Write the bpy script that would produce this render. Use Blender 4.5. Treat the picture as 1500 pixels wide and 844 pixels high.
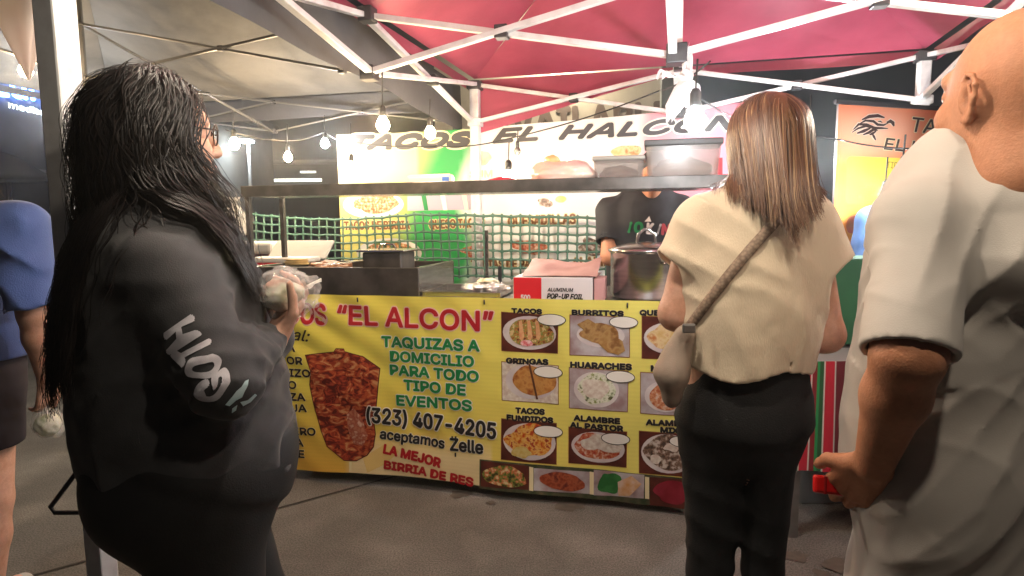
import bpy, bmesh, math, random
import numpy as np
from mathutils import Vector, Matrix, Euler
from mathutils.bvhtree import BVHTree
random.seed(7); RNG = np.random.default_rng(7)
SC = bpy.context.scene
COL = SC.collection
for _o in list(bpy.data.objects): bpy.data.objects.remove(_o)
# ------------------------------------------------------------------ camera
CAM_H = 1.367; PITCH = 0.1073; ROLL = -0.0085; FPX = 896.0
cd = bpy.data.cameras.new('camera'); cam = bpy.data.objects.new('camera', cd); COL.objects.link(cam)
cd.sensor_width = 36; cd.lens = 36*FPX/1500; cd.clip_start = 0.05; cd.clip_end = 500
cam.matrix_world = Matrix.Translation((0, 0, CAM_H)) @ Euler((math.pi/2-PITCH, 0, 0)).to_matrix().to_4x4() @ Matrix.Rotation(ROLL, 4, 'Z')
SC.camera = cam
# ------------------------------------------------------------------ night sky, exposure
wd = bpy.data.worlds.new('World'); SC.world = wd; wd.use_nodes = True
wn = wd.node_tree; wn.nodes.clear()
wo = wn.nodes.new('ShaderNodeOutputWorld'); wb = wn.nodes.new('ShaderNodeBackground')
wn.links.new(wb.outputs[0], wo.inputs[0])
wb.inputs[0].default_value = (0.55, 0.6, 0.8, 1); wb.inputs[1].default_value = 0.012
SC.view_settings.view_transform = 'Standard'; SC.view_settings.look = 'None'
SC.view_settings.exposure = 0.2; SC.view_settings.gamma = 1.0
SC.view_settings.use_curve_mapping = False
SC.cycles.use_denoising = True
SC.cycles.max_bounces = 8; SC.cycles.transparent_max_bounces = 16
SC.cycles.sample_clamp_indirect = 6.0; SC.cycles.caustics_reflective = False; SC.cycles.caustics_refractive = False
BULB_WARM = 24.0; BULB_WHITE = 40.0           # radiant watts of a string bulb
WARM = (1.0, 0.72, 0.42); WHITE = (0.93, 0.97, 1.0); MIDW = (1.0, 0.86, 0.68)

# ------------------------------------------------------------------ photo pixel -> world helper (gives each thing its own distance)
_cp, _sp, _cr, _sr = math.cos(PITCH), math.sin(PITCH), math.cos(ROLL), math.sin(ROLL)
def ray(px, py):
    a, b = px-750.0, py-422.0
    a, b = a*_cr + b*_sr, -a*_sr + b*_cr
    x, u = a/FPX, -b/FPX
    return np.array([x, _cp+u*_sp, -_sp+u*_cp])
CAMP = np.array([0, 0, CAM_H])
def W(px, py, Y):
    r = ray(px, py); return CAMP + r*(Y/r[1])
def on_plane(px, py, p0, n):
    r = ray(px, py); return CAMP + r*(np.dot(p0-CAMP, n)/np.dot(r, n))
def nrm(v):
    v = np.asarray(v, float); return v/np.linalg.norm(v)

# ------------------------------------------------------------------ materials
MATS = {}
def mat(name, col, rough=0.5, metal=0.0, col2=None, nscale=6.0, ndetail=5.0, bump=0.0, bscale=60.0, trans=0.0, ior=1.45,
        alpha=1.0, emit=None, estr=0.0, sss=0.0, coat=0.0, translucent=None, stretch=None, lo=0.35, hi=0.65, sheen=0.0, spec=0.5, coord='Object', bdist=0.01, rvar=0.0, dist=0.0, wr=None, speck=None):
    if name in MATS: return MATS[name]
    m = bpy.data.materials.new(name); m.use_nodes = True; nt = m.node_tree
    b = nt.nodes['Principled BSDF']; out = nt.nodes['Material Output']
    def setc(c): b.inputs['Base Color'].default_value = (*c, 1)
    setc(col)
    b.inputs['Roughness'].default_value = rough; b.inputs['Metallic'].default_value = metal
    b.inputs['IOR'].default_value = ior; b.inputs['Transmission Weight'].default_value = trans
    b.inputs['Alpha'].default_value = alpha; b.inputs['Specular IOR Level'].default_value = spec
    if sss: 
        b.inputs['Subsurface Weight'].default_value = sss; b.inputs['Subsurface Radius'].default_value = (0.01, 0.004, 0.002)
        b.inputs['Subsurface Scale'].default_value = 1.0
    if coat: b.inputs['Coat Weight'].default_value = coat
    if sheen: b.inputs['Sheen Weight'].default_value = sheen; b.inputs['Sheen Roughness'].default_value = 0.5
    if emit: b.inputs['Emission Color'].default_value = (*emit, 1); b.inputs['Emission Strength'].default_value = estr
    tc = nt.nodes.new('ShaderNodeTexCoord'); src = tc.outputs[coord]
    if stretch:
        mp = nt.nodes.new('ShaderNodeMapping'); mp.inputs['Scale'].default_value = stretch
        nt.links.new(src, mp.inputs[0]); src = mp.outputs[0]
    colsock = None
    if col2 is not None:
        n = nt.nodes.new('ShaderNodeTexNoise'); n.inputs['Scale'].default_value = nscale; n.inputs['Detail'].default_value = ndetail; n.inputs['Distortion'].default_value = dist
        nt.links.new(src, n.inputs['Vector'])
        r = nt.nodes.new('ShaderNodeValToRGB'); cols = [col] + (list(col2) if isinstance(col2, list) else [col2])
        r.color_ramp.elements[0].position = lo; r.color_ramp.elements[0].color = (*cols[0], 1)
        r.color_ramp.elements[1].position = hi; r.color_ramp.elements[1].color = (*cols[-1], 1)
        for i, c in enumerate(cols[1:-1]):
            e = r.color_ramp.elements.new(lo+(hi-lo)*(i+1)/(len(cols)-1)); e.color = (*c, 1)
        nt.links.new(n.outputs['Fac'], r.inputs[0]); colsock = r.outputs[0]
        if speck:   # fine grit
            n4 = nt.nodes.new('ShaderNodeTexNoise'); n4.inputs['Scale'].default_value = speck[0]; n4.inputs['Detail'].default_value = 3; nt.links.new(src, n4.inputs['Vector'])
            m4 = nt.nodes.new('ShaderNodeMapRange'); m4.inputs[1].default_value = .35; m4.inputs[2].default_value = .65; m4.inputs[3].default_value = 1-speck[1]; m4.inputs[4].default_value = 1+speck[1]; nt.links.new(n4.outputs['Fac'], m4.inputs[0])
            mm = nt.nodes.new('ShaderNodeMix'); mm.data_type = 'RGBA'; mm.blend_type = 'MULTIPLY'; mm.inputs[0].default_value = 1; nt.links.new(colsock, mm.inputs[6]); nt.links.new(m4.outputs[0], mm.inputs[7]); colsock = mm.outputs[2]
        nt.links.new(colsock, b.inputs['Base Color'])
        if rvar:
            mr = nt.nodes.new('ShaderNodeMapRange'); mr.inputs[3].default_value = rough-rvar; mr.inputs[4].default_value = rough+rvar
            nt.links.new(n.outputs['Fac'], mr.inputs[0]); nt.links.new(mr.outputs[0], b.inputs['Roughness'])
    if bump:
        n2 = nt.nodes.new('ShaderNodeTexNoise'); n2.inputs['Scale'].default_value = bscale; n2.inputs['Detail'].default_value = 4
        nt.links.new(src, n2.inputs['Vector'])
        bp = nt.nodes.new('ShaderNodeBump'); bp.inputs['Strength'].default_value = bump; bp.inputs['Distance'].default_value = bdist
        nt.links.new(n2.outputs['Fac'], bp.inputs['Height']); nt.links.new(bp.outputs[0], b.inputs['Normal'])
    if wr:      # cloth creases: ridged, stretched noise
        mp2 = nt.nodes.new('ShaderNodeMapping'); mp2.inputs['Scale'].default_value = wr[2]; mp2.inputs['Rotation'].default_value = (0.3, 0.5, 0.2)
        n3 = nt.nodes.new('ShaderNodeTexNoise'); n3.noise_type = 'RIDGED_MULTIFRACTAL' if hasattr(n3, 'noise_type') else n3.noise_type
        n3.inputs['Scale'].default_value = wr[0]; n3.inputs['Detail'].default_value = 2; n3.inputs['Distortion'].default_value = .6
        nt.links.new(tc.outputs['Object'], mp2.inputs[0]); nt.links.new(mp2.outputs[0], n3.inputs['Vector'])
        b3 = nt.nodes.new('ShaderNodeBump'); b3.inputs['Strength'].default_value = wr[1]; b3.inputs['Distance'].default_value = .012
        nt.links.new(n3.outputs['Fac'], b3.inputs['Height'])
        if bump: nt.links.new(bp.outputs[0], b3.inputs['Normal'])
        nt.links.new(b3.outputs[0], b.inputs['Normal'])
    if translucent:
        t = nt.nodes.new('ShaderNodeBsdfTranslucent'); t.inputs[0].default_value = (*col, 1)
        if colsock: nt.links.new(colsock, t.inputs[0])
        mx = nt.nodes.new('ShaderNodeMixShader'); mx.inputs[0].default_value = translucent
        nt.links.new(b.outputs[0], mx.inputs[1]); nt.links.new(t.outputs[0], mx.inputs[2]); nt.links.new(mx.outputs[0], out.inputs[0])
    MATS[name] = m
    return m

# ------------------------------------------------------------------ mesh builder
class MB:
    def __init__(s): s.v = []; s.f = []; s.m = []; s.smooth = []
    def add(s, vs, fs, mi=0, smooth=False):
        o = len(s.v); s.v.extend([tuple(map(float, v)) for v in vs])
        for f in fs: s.f.append(tuple(i+o for i in f)); s.m.append(mi); s.smooth.append(smooth)
        return s
    def box(s, c, size, ax=None, mi=0, bev=0.0):
        c = np.asarray(c, float); h = np.asarray(size, float)/2
        A = np.eye(3) if ax is None else np.asarray(ax, float)     # rows are the local axes
        if bev <= 0:
            vs = [c + A[0]*h[0]*x + A[1]*h[1]*y + A[2]*h[2]*z for x in (-1, 1) for y in (-1, 1) for z in (-1, 1)]
            fs = [(0,1,3,2),(4,6,7,5),(0,4,5,1),(2,3,7,6),(0,2,6,4),(1,5,7,3)]
            return s.add(vs, fs, mi)
        bm = bmesh.new(); bmesh.ops.create_cube(bm, size=1)
        for v in bm.verts: v.co = Vector((v.co.x*size[0], v.co.y*size[1], v.co.z*size[2]))
        bmesh.ops.bevel(bm, geom=bm.edges[:], offset=min(bev, min(size)*0.45), segments=2, profile=0.5, affect='EDGES')
        bm.verts.ensure_lookup_table(); bm.verts.index_update()
        vs = [c + A[0]*v.co.x + A[1]*v.co.y + A[2]*v.co.z for v in bm.verts]
        fs = [tuple(v.index for v in f.verts) for f in bm.faces]; bm.free()
        return s.add(vs, fs, mi)
    def bar(s, p, q, w, h=None, mi=0, up=(0, 0, 1), bev=0.0):
        p = np.asarray(p, float); q = np.asarray(q, float); h = h or w
        d = nrm(q-p); u = np.asarray(up, float)
        if abs(np.dot(d, u)) > 0.98: u = np.array([0, 1.0, 0])
        x = nrm(np.cross(d, u)); u2 = np.cross(x, d)
        return s.box((p+q)/2, (w, np.linalg.norm(q-p), h), (x, d, u2), mi, bev)
    def tube(s, pts, r, n=8, mi=0, caps=True):
        pts = [np.asarray(p, float) for p in pts]; m = len(pts)
        rs = r if isinstance(r, (list, tuple, np.ndarray)) else [r]*m
        vs = []; fs = []; prev = None
        for i in range(m):
            t = nrm(pts[min(i+1, m-1)]-pts[max(i-1, 0)])
            if prev is None:
                a = np.array([0, 0, 1.0]) if abs(t[2]) < 0.9 else np.array([1.0, 0, 0])
                x = nrm(np.cross(t, a))
            else: x = nrm(prev - t*np.dot(prev, t))
            prev = x; y = np.cross(t, x)
            for k in range(n):
                a = 2*math.pi*k/n; vs.append(pts[i] + rs[i]*(math.cos(a)*x+math.sin(a)*y))
        for i in range(m-1):
            for k in range(n):
                fs.append((i*n+k, i*n+(k+1) % n, (i+1)*n+(k+1) % n, (i+1)*n+k))
        if caps: fs.append(tuple(range(n))[::-1]); fs.append(tuple((m-1)*n+k for k in range(n)))
        return s.add(vs, fs, mi, True)
    def lathe(s, prof, c, n=32, mi=0, ax=None):
        c = np.asarray(c, float); A = np.eye(3) if ax is None else np.asarray(ax, float)
        vs = []; fs = []
        for r, z in prof:
            for k in range(n):
                a = 2*math.pi*k/n; vs.append(c + A[0]*r*math.cos(a) + A[1]*r*math.sin(a) + A[2]*z)
        for i in range(len(prof)-1):
            for k in range(n): fs.append((i*n+k, i*n+(k+1) % n, (i+1)*n+(k+1) % n, (i+1)*n+k))
        if prof[0][0] > 1e-4: fs.append(tuple(range(n))[::-1])
        if prof[-1][0] > 1e-4: fs.append(tuple((len(prof)-1)*n+k for k in range(n)))
        return s.add(vs, fs, mi, True)
    def grid(s, fn, nu, nv, mi=0, smooth=True, flip=False):
        vs = [fn(i/nu, j/nv) for j in range(nv+1) for i in range(nu+1)]
        fs = []
        for j in range(nv):
            for i in range(nu):
                a = j*(nu+1)+i; q = (a, a+1, a+nu+2, a+nu+1); fs.append(q[::-1] if flip else q)
        return s.add(vs, fs, mi, smooth)
    def blob(s, c, r, amp=0.15, freq=2.0, sub=4, mi=0, ax=None, seed=0, flat=None):
        bm = bmesh.new(); bmesh.ops.create_icosphere(bm, subdivisions=sub, radius=1)
        P = np.array([v.co[:] for v in bm.verts]); fs = [tuple(v.index for v in f.verts) for f in bm.faces]; bm.free()
        nz = noise3(P*freq+seed*7.3)*2-1 + 0.5*(noise3(P*freq*2.3+seed*3.1)*2-1)
        P = P*(1+amp*nz)[:, None]*np.asarray(r)
        if flat is not None: P[:, 2] = np.maximum(P[:, 2], -flat)
        A = np.eye(3) if ax is None else np.asarray(ax, float)
        return s.add(np.asarray(c)+P@A, fs, mi, True)
    def build(s, name, mats, parent=None, offset=None):
        me = bpy.data.meshes.new(name)
        off = np.zeros(3); q = parent
        while q is not None: off = off+np.array(q.location); q = q.parent
        if offset is not None: off = np.asarray(offset)
        V = np.array(s.v) - off
        me.from_pydata(V.tolist(), [], s.f)
        for m in (mats if isinstance(mats, (list, tuple)) else [mats]): me.materials.append(m)
        me.polygons.foreach_set('material_index', s.m); me.polygons.foreach_set('use_smooth', s.smooth)
        me.update()
        o = bpy.data.objects.new(name, me); COL.objects.link(o)
        if parent is not None: o.parent = parent
        elif offset is not None: o.location = offset
        return o
def tag(o, label=None, cat=None, group=None, kind=None):
    if label: o['label'] = label
    if cat: o['category'] = cat
    if group: o['group'] = group
    if kind: o['kind'] = kind
    return o
def thing(name, loc, label, cat, group=None):
    o = bpy.data.objects.new(name, None); COL.objects.link(o); o.location = tuple(map(float, loc)); o.empty_display_size = 0.1
    return tag(o, label, cat, group)

# ------------------------------------------------------------------ noise
def _h(ix, iy, iz):
    n = (ix*374761393 + iy*668265263 + iz*2147483647) & 0xFFFFFFFF
    n = ((n ^ (n >> 13))*1274126177) & 0xFFFFFFFF
    n = n ^ (n >> 16)
    return (n & 0xFFFF)/65535.0
def noise3(P):
    P = np.asarray(P, float); i = np.floor(P).astype(np.int64); f = P-i; f = f*f*(3-2*f); r = 0
    for dx in (0, 1):
        for dy in (0, 1):
            for dz in (0, 1):
                w = (f[..., 0] if dx else 1-f[..., 0])*(f[..., 1] if dy else 1-f[..., 1])*(f[..., 2] if dz else 1-f[..., 2])
                r = r + w*_h(i[..., 0]+dx, i[..., 1]+dy, i[..., 2]+dz)
    return r

def wrinkle(P, d, wl, warp, amp, seed=0, mf=4.0, thr=.45):
    """irregular ridge folds running across direction d"""
    d = nrm(d); ph = (P@d)*6.2832/wl+warp*6.2832*(noise3(P*3.7+seed)-.5)+2.5*(noise3(P*9+seed*2)-.5)
    m = np.clip((noise3(P*mf+seed*3.3)-thr)/.2, 0, 1)
    return amp*(np.abs(np.sin(ph*.5))**.6-.7)*m
# ------------------------------------------------------------------ implicit bodies (one continuous surface per body / garment)
class Sdf:
    def __init__(s): s.p = []
    def cone(s, a, b, ra, rb, k=0.03, ax=None, sc=1.0, op='u'):
        s.p.append(('c', np.asarray(a, float), np.asarray(b, float), ra, rb, k, None if ax is None else nrm(ax), sc, op)); return s
    def chain(s, pts, rs, k=0.03, ax=None, sc=1.0):
        for i in range(len(pts)-1): s.cone(pts[i], pts[i+1], rs[i], rs[i+1], k, ax, sc)
        return s
    def sleeve(s, a, b, ra, rb, k=0.04, hollow=0.05, wall=0.015):
        """tapered tube from a, cut flat and open at b"""
        a = np.asarray(a, float); b = np.asarray(b, float); e = b+nrm(b-a)*max(ra, rb)
        s.p.append(('s', a, b, ra, rb, k, e, (hollow, wall), 'u')); return s
    def ell(s, c, r, A=None, k=0.03, op='u'):
        s.p.append(('e', np.asarray(c, float), np.asarray(r, float), np.eye(3) if A is None else np.asarray(A, float), 0, k, None, 1, op)); return s
    @staticmethod
    def d1(q, P):
        if q[0] == 's':
            _, a, b, ra, rb, k, e, (ho, wa), op = q
            pa = P-a; L = np.linalg.norm(b-a); x = nrm(b-a); t = pa@x; h = np.clip(t, 0, L*1.5)
            c = np.linalg.norm(pa-h[..., None]*x, axis=-1)-(ra+(rb-ra)*h/L)
            return np.maximum(np.maximum(c, t-L), -np.maximum(c+wa, L-ho-t))
        if q[0] == 'c':
            _, a, b, ra, rb, k, ax, sc, op = q
            pa = P-a; ba = b-a
            if ax is not None:
                pa = pa + (pa@ax)[..., None]*ax*(sc-1); ba = ba + np.dot(ba, ax)*ax*(sc-1)
            h = np.clip((pa@ba)/max(np.dot(ba, ba), 1e-9), 0, 1)
            return np.linalg.norm(pa-h[..., None]*ba, axis=-1)-(ra+(rb-ra)*h)
        _, c, r, A, _, k, _, _, op = q
        l = (P-c)@A.T; l = l/r; k0 = np.linalg.norm(l, axis=-1)+1e-9; k1 = np.linalg.norm(l/r, axis=-1)+1e-9
        return k0*(k0-1)/k1
    @staticmethod
    def comb(D, d, k, op):
        if op == 'u':
            h = np.maximum(k-np.abs(D-d), 0)/k; return np.minimum(D, d)-h*h*k*0.25
        d = -d; h = np.maximum(k-np.abs(D-d), 0)/k; return np.maximum(D, d)+h*h*k*0.25
    def at(s, P):
        D = np.full(P.shape[:-1], 0.5)
        for q in s.p: D = s.comb(D, s.d1(q, P), q[5], q[8])
        return D
    def bbox(s, q):
        if q[0] in 'cs':
            r = max(q[3], q[4]); return np.minimum(q[1], q[2])-r, np.maximum(q[1], q[2])+r
        r = max(q[2]); return q[1]-r, q[1]+r
    def mesh(s, h=0.008, post=None, pad=0.03):
        B = [s.bbox(q) for q in s.p if q[8] == 'u']
        lo = np.min([b[0] for b in B], 0)-pad; hi = np.max([b[1] for b in B], 0)+pad
        n = np.ceil((hi-lo)/h).astype(int)+1
        X = [lo[i]+h*np.arange(n[i]) for i in range(3)]
        D = np.full(n, 0.3)
        for q in s.p:
            b = s.bbox(q); m = 0.03+q[5]
            i0 = np.clip(((b[0]-m-lo)/h).astype(int), 0, n-1); i1 = np.clip(((b[1]+m-lo)/h).astype(int)+2, 1, n)
            sl = tuple(slice(i0[i], i1[i]) for i in range(3))
            P = np.stack(np.meshgrid(X[0][sl[0]], X[1][sl[1]], X[2][sl[2]], indexing='ij'), -1)
            D[sl] = s.comb(D[sl], s.d1(q, P), q[5], q[8])
        if post is not None:
            P = np.stack(np.meshgrid(*X, indexing='ij'), -1)
            near = np.abs(D) < 0.08
            D2 = D.copy(); D2[near] = post(P[near], D[near]); D = D2
        return nets(D, lo, h)
def nets(D, lo, h):
    S = D < 0; nx, ny, nz = D.shape
    cs = np.zeros((nx-1, ny-1, nz-1), int)
    cor = [(i, j, k) for i in (0, 1) for j in (0, 1) for k in (0, 1)]
    for i, j, k in cor: cs += S[i:nx-1+i, j:ny-1+j, k:nz-1+k]
    act = (cs > 0) & (cs < 8); idx = -np.ones(act.shape, int); A = np.argwhere(act); idx[act] = np.arange(len(A))
    acc = np.zeros((len(A), 3)); cnt = np.zeros(len(A))
    for a in cor:
        for ax in range(3):
            if a[ax]: continue
            b = list(a); b[ax] = 1
            da = D[A[:, 0]+a[0], A[:, 1]+a[1], A[:, 2]+a[2]]; db = D[A[:, 0]+b[0], A[:, 1]+b[1], A[:, 2]+b[2]]
            c = (da < 0) != (db < 0); t = np.where(c, da/np.where(c, da-db, 1), 0)
            p = np.array(a, float)[None]+np.zeros((len(A), 1)); p[:, ax] = t
            acc[c] += p[c]; cnt[c] += 1
    V = lo+h*(A+acc/cnt[:, None]); F = []
    for ax in range(3):
        o1, o2 = (ax+1) % 3, (ax+2) % 3
        s0 = [slice(None)]*3; s1 = [slice(None)]*3; s0[ax] = slice(0, -1); s1[ax] = slice(1, None)
        a0 = S[tuple(s0)]; a1 = S[tuple(s1)]; ch = a0 != a1
        E = np.argwhere(ch); E = E[(E[:, o1] > 0) & (E[:, o2] > 0) & (E[:, o1] < D.shape[o1]-1) & (E[:, o2] < D.shape[o2]-1)]
        ins = a0[E[:, 0], E[:, 1], E[:, 2]]
        q = []
        for d1, d2 in ((-1, -1), (0, -1), (0, 0), (-1, 0)):
            e = E.copy(); e[:, o1] += d1; e[:, o2] += d2; q.append(idx[e[:, 0], e[:, 1], e[:, 2]])
        Q = np.stack(q, 1); Q[~ins] = Q[~ins][:, ::-1]; F.append(Q)
    F = np.concatenate(F); F = F[(F >= 0).all(1)]
    return V, F
def smooth_mesh(V, F, it=1, lam=0.5):
    for _ in range(it):
        acc = np.zeros_like(V); c = np.zeros(len(V))
        for k in range(4):
            a = F[:, k]; b = F[:, (k+1) % 4]
            np.add.at(acc, a, V[b]); np.add.at(c, a, 1); np.add.at(acc, b, V[a]); np.add.at(c, b, 1)
        V = V+lam*(acc/np.maximum(c, 1)[:, None]-V)
    return V
def sdf_obj(name, S, m, parent, h=0.008, post=None, it=1):
    V, F = S.mesh(h, post); V = smooth_mesh(V, F, it)
    me = bpy.data.meshes.new(name); off = np.array(parent.location)
    me.vertices.add(len(V)); me.vertices.foreach_set('co', (V-off).ravel())
    me.loops.add(F.size); me.loops.foreach_set('vertex_index', F.ravel().astype(np.int32))
    me.polygons.add(len(F)); me.polygons.foreach_set('loop_start', np.arange(0, F.size, 4, dtype=np.int32))
    me.update(calc_edges=True); me.validate()
    me.polygons.foreach_set('use_smooth', [True]*len(me.polygons))
    me.materials.append(m)
    o = bpy.data.objects.new(name, me); COL.objects.link(o); o.parent = parent
    return o, V, F

# ------------------------------------------------------------------ flat print (lettering, pictures) laid on a cloth surface
def conform(vs, fs, maxlen=0.05):
    bm = bmesh.new(); bv = [bm.verts.new((v[0], v[1], 0)) for v in vs]
    for f in fs:
        try: bm.faces.new([bv[i] for i in f])
        except ValueError: pass
    bmesh.ops.triangulate(bm, faces=bm.faces[:])
    for _ in range(5):
        es = [e for e in bm.edges if e.calc_length() > maxlen]
        if not es: break
        bmesh.ops.subdivide_edges(bm, edges=es, cuts=1); bmesh.ops.triangulate(bm, faces=bm.faces[:])
    bm.normal_update()
    for f in bm.faces:
        if f.normal.z < 0: f.normal_flip()
    bm.verts.index_update()
    V = [(v.co.x, v.co.y) for v in bm.verts]; F = [tuple(v.index for v in f.verts) for f in bm.faces]; bm.free()
    return V, F
_tc = {}
try:      # Blender's own interface font; the built-in one otherwise
    import os
    FONT = bpy.data.fonts.load(os.path.join(bpy.utils.system_resource('DATAFILES'), 'fonts', 'Inter.woff2'))
except Exception:
    FONT = None
def text2d(s, shear=0.0, res=3):
    key = (s, shear)
    if key in _tc: return _tc[key]
    cu = bpy.data.curves.new('t', 'FONT'); cu.body = s;
    if FONT: cu.font = FONT
    cu.offset = 0.0; cu.shear = shear; cu.resolution_u = res; cu.fill_mode = 'FRONT'; cu.dimensions = '2D'
    o = bpy.data.objects.new('t', cu); COL.objects.link(o)
    dg = bpy.context.evaluated_depsgraph_get(); me = o.evaluated_get(dg).to_mesh()
    V = np.array([v.co[:2] for v in me.vertices]); F = [tuple(p.vertices) for p in me.polygons]
    o.evaluated_get(dg).to_mesh_clear(); bpy.data.objects.remove(o); bpy.data.curves.remove(cu)
    _tc[key] = (V, F); return _tc[key]
def fit_text(s, L, R, cap, bold=0.02, shear=0.0, extra=0.0, capr=None):
    """2-D lettering whose baseline runs from L to R and whose capitals are `cap` high. The strokes are thickened by
    shifted copies; returns a list of (verts, faces) layers."""
    V, F = text2d(s, shear); capr = capr or text2d('H')[0][:, 1].max()
    L = np.asarray(L, float); R = np.asarray(R, float); w = np.linalg.norm(R-L); d = (R-L)/w; n = np.array([-d[1], d[0]])
    x0, x1 = V[:, 0].min(), V[:, 0].max(); sc = cap/capr; r = bold+extra; rr = r*sc
    X = (V[:, 0]-x0)/(x1-x0)*(w-2*bold*sc)+bold*sc; Yv = V[:, 1]*sc*(1-2*bold/capr)+bold*sc
    offs = [(0, 0)]
    if r > 0:
        k = 8 if r < .05 else 12
        offs += [(rr*math.cos(2*math.pi*i/k), rr*math.sin(2*math.pi*i/k)) for i in range(k)]
        if r > .05: offs += [(rr*.5*math.cos(2*math.pi*i/6), rr*.5*math.sin(2*math.pi*i/6)) for i in range(6)]
    return (L+X[:, None]*d+Yv[:, None]*n, F), offs
class Print:
    """A sheet of cloth with print on it: fn(u,v,lift) gives the 3-D point, px2uv the (u,v) of a point of the photo."""
    def __init__(s, root, fn, px2uv): s.root, s.fn, s.px = root, (lambda u, v, l: np.array(fn(u, v, l), float)), px2uv
    def put(s, name, vs, fs, m, lift, maxlen=0.05, label=None):
        V, F = conform(vs, fs, maxlen)
        mb = MB(); mb.add([s.fn(u, v, lift) for u, v in V], F, 0, True)
        o = mb.build(name, m, s.root)
        if label: o['label'] = label
        return o
    def text(s, t, l, r, cap, m, bold=0.02, shear=0.0, outline=None, om=None, name='lettering', lift=0.003, capr=None):
        L = np.array(s.px(*l)); R = np.array(s.px(*r)); c = abs(s.px(l[0], l[1]-cap)[1]-L[1]); c2 = abs(s.px(r[0], r[1]-cap)[1]-R[1]); c = (c+c2)/2
        mb = MB(); ms = [m]+([om] if outline else [])
        base, offs = fit_text(t, L, R, c, bold, shear, 0, capr)
        v2, f2 = conform(*base, 0.08); P0 = np.array([s.fn(u, v, lift) for u, v in v2])
        uc, vc = np.mean(v2, 0); q0 = s.fn(uc, vc, lift); e1 = nrm(s.fn(uc+.01, vc, lift)-q0); e2 = nrm(s.fn(uc, vc+.01, lift)-q0); n3 = s.fn(uc, vc, lift+1)-q0
        for i, (x, y) in enumerate(offs): mb.add(P0+e1*x+e2*y+n3*(i*.00004), f2, 0)
        if outline:
            for i, (x, y) in enumerate(fit_text(t, L, R, c, bold, shear, outline, capr)[1]): mb.add(P0+e1*x+e2*y+n3*(i*.00004-.0018), f2, 1)
        return mb.build(name, ms, s.root)
    def poly(s, name, pts, m, lift, uv=False, maxlen=0.05):
        P = pts if uv else [s.px(*p) for p in pts]
        return s.put(name, P, [tuple(range(len(P)))], m, lift, maxlen)
    def ellipse(s, name, c, rx, ry, m, lift, wob=0.0, seed=0, n=28):
        cu = np.array(s.px(*c)); ru = abs(s.px(c[0]+rx, c[1])[0]-cu[0]); rv = abs(s.px(c[0], c[1]+ry)[1]-cu[1])
        P = []
        for k in range(n):
            a = 2*math.pi*k/n; w = 1+wob*(float(noise3(np.array([math.cos(a)*1.7+seed*5.1, math.sin(a)*1.7, seed*1.3])))*2-1)
            P.append((cu[0]+ru*w*math.cos(a), cu[1]+rv*w*math.sin(a)))
        return s.poly(name, P, m, lift, True)
# ================================================================== SETTING
M_white = mat('white_painted_steel', (0.72, 0.72, 0.72), 0.35, col2=(0.55, 0.53, 0.53), nscale=14, lo=0.45, hi=0.75, bump=0.05, bscale=200)
M_dark = mat('dark_plastic', (0.03, 0.03, 0.035), 0.45)
M_black = mat('black_print', (0.015, 0.015, 0.015), 0.5)
M_steel = mat('stainless_steel', (0.55, 0.54, 0.53), 0.22, 1.0, col2=(0.42, 0.41, 0.40), nscale=5, bump=0.12, bscale=30, stretch=(1, 1, 14), bdist=0.002)
M_dsteel = mat('dark_steel', (0.055, 0.052, 0.05), 0.42, 0.7, col2=(0.12, 0.11, 0.105), nscale=9, bump=0.15, bscale=50, bdist=0.003)
M_grey = mat('grey_metal', (0.30, 0.29, 0.28), 0.38, 0.7, col2=(0.2, 0.19, 0.18), nscale=7)
M_ground = mat('concrete_ground', (0.155, 0.144, 0.128), 0.85, col2=[(0.115, 0.107, 0.095), (0.145, 0.135, 0.12), (0.195, 0.182, 0.163)], nscale=2.3, ndetail=15, bump=0.6, bscale=140, bdist=0.006, lo=0.32, hi=0.68, rvar=.12, speck=(150, .4))
M_joint = mat('ground_seam', (0.05, 0.043, 0.036), 0.95)
M_asph = mat('asphalt', (0.05, 0.05, 0.048), 0.9, col2=(0.035, 0.034, 0.033), nscale=3, bump=0.3, bscale=120)

mb = MB(); mb.grid(lambda a, b: (-60+120*a, -8+128*b, 0), 12, 12)
tag(mb.build('ground', M_ground), kind='structure')
mb = MB(); mb.grid(lambda a, b: (-60+120*a, 8.2+100*b, 0.004), 10, 10)
tag(mb.build('parking_lot', M_asph), kind='structure')
# concrete seams on the pavement
mb = MB()
for p, q in (((-2.6, 1.75), (-0.9, 3.0)), ((-0.9, 3.0), (3.2, 6.0))):
    p = np.array((*p, 0.004)); q = np.array((*q, 0.004)); d = nrm(q-p); x = np.array([-d[1], d[0], 0])*0.007
    mb.add([p-x, p+x, q+x, q-x], [(3, 2, 1, 0)])
tag(mb.build('pavement', M_joint), kind='structure')
mb = MB()
for k in range(16):
    x, y = RNG.uniform(-1.6, 1.4), RNG.uniform(1.3, 3.0); r = RNG.uniform(0.02, 0.09)
    pts = [(x+r*math.cos(a)*(0.6+0.8*RNG.random()), y+r*0.8*math.sin(a)*(0.6+0.8*RNG.random()), 0.003+0.0002*k) for a in np.linspace(0, 6.28, 13)[:-1]]
    mb.add(pts, [tuple(range(12))])
tag(mb.build('ground_stains', mat('ground_stain', (0.085, 0.07, 0.056), 0.7, col2=(0.115, 0.095, 0.075), nscale=30)), kind='structure')

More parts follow.
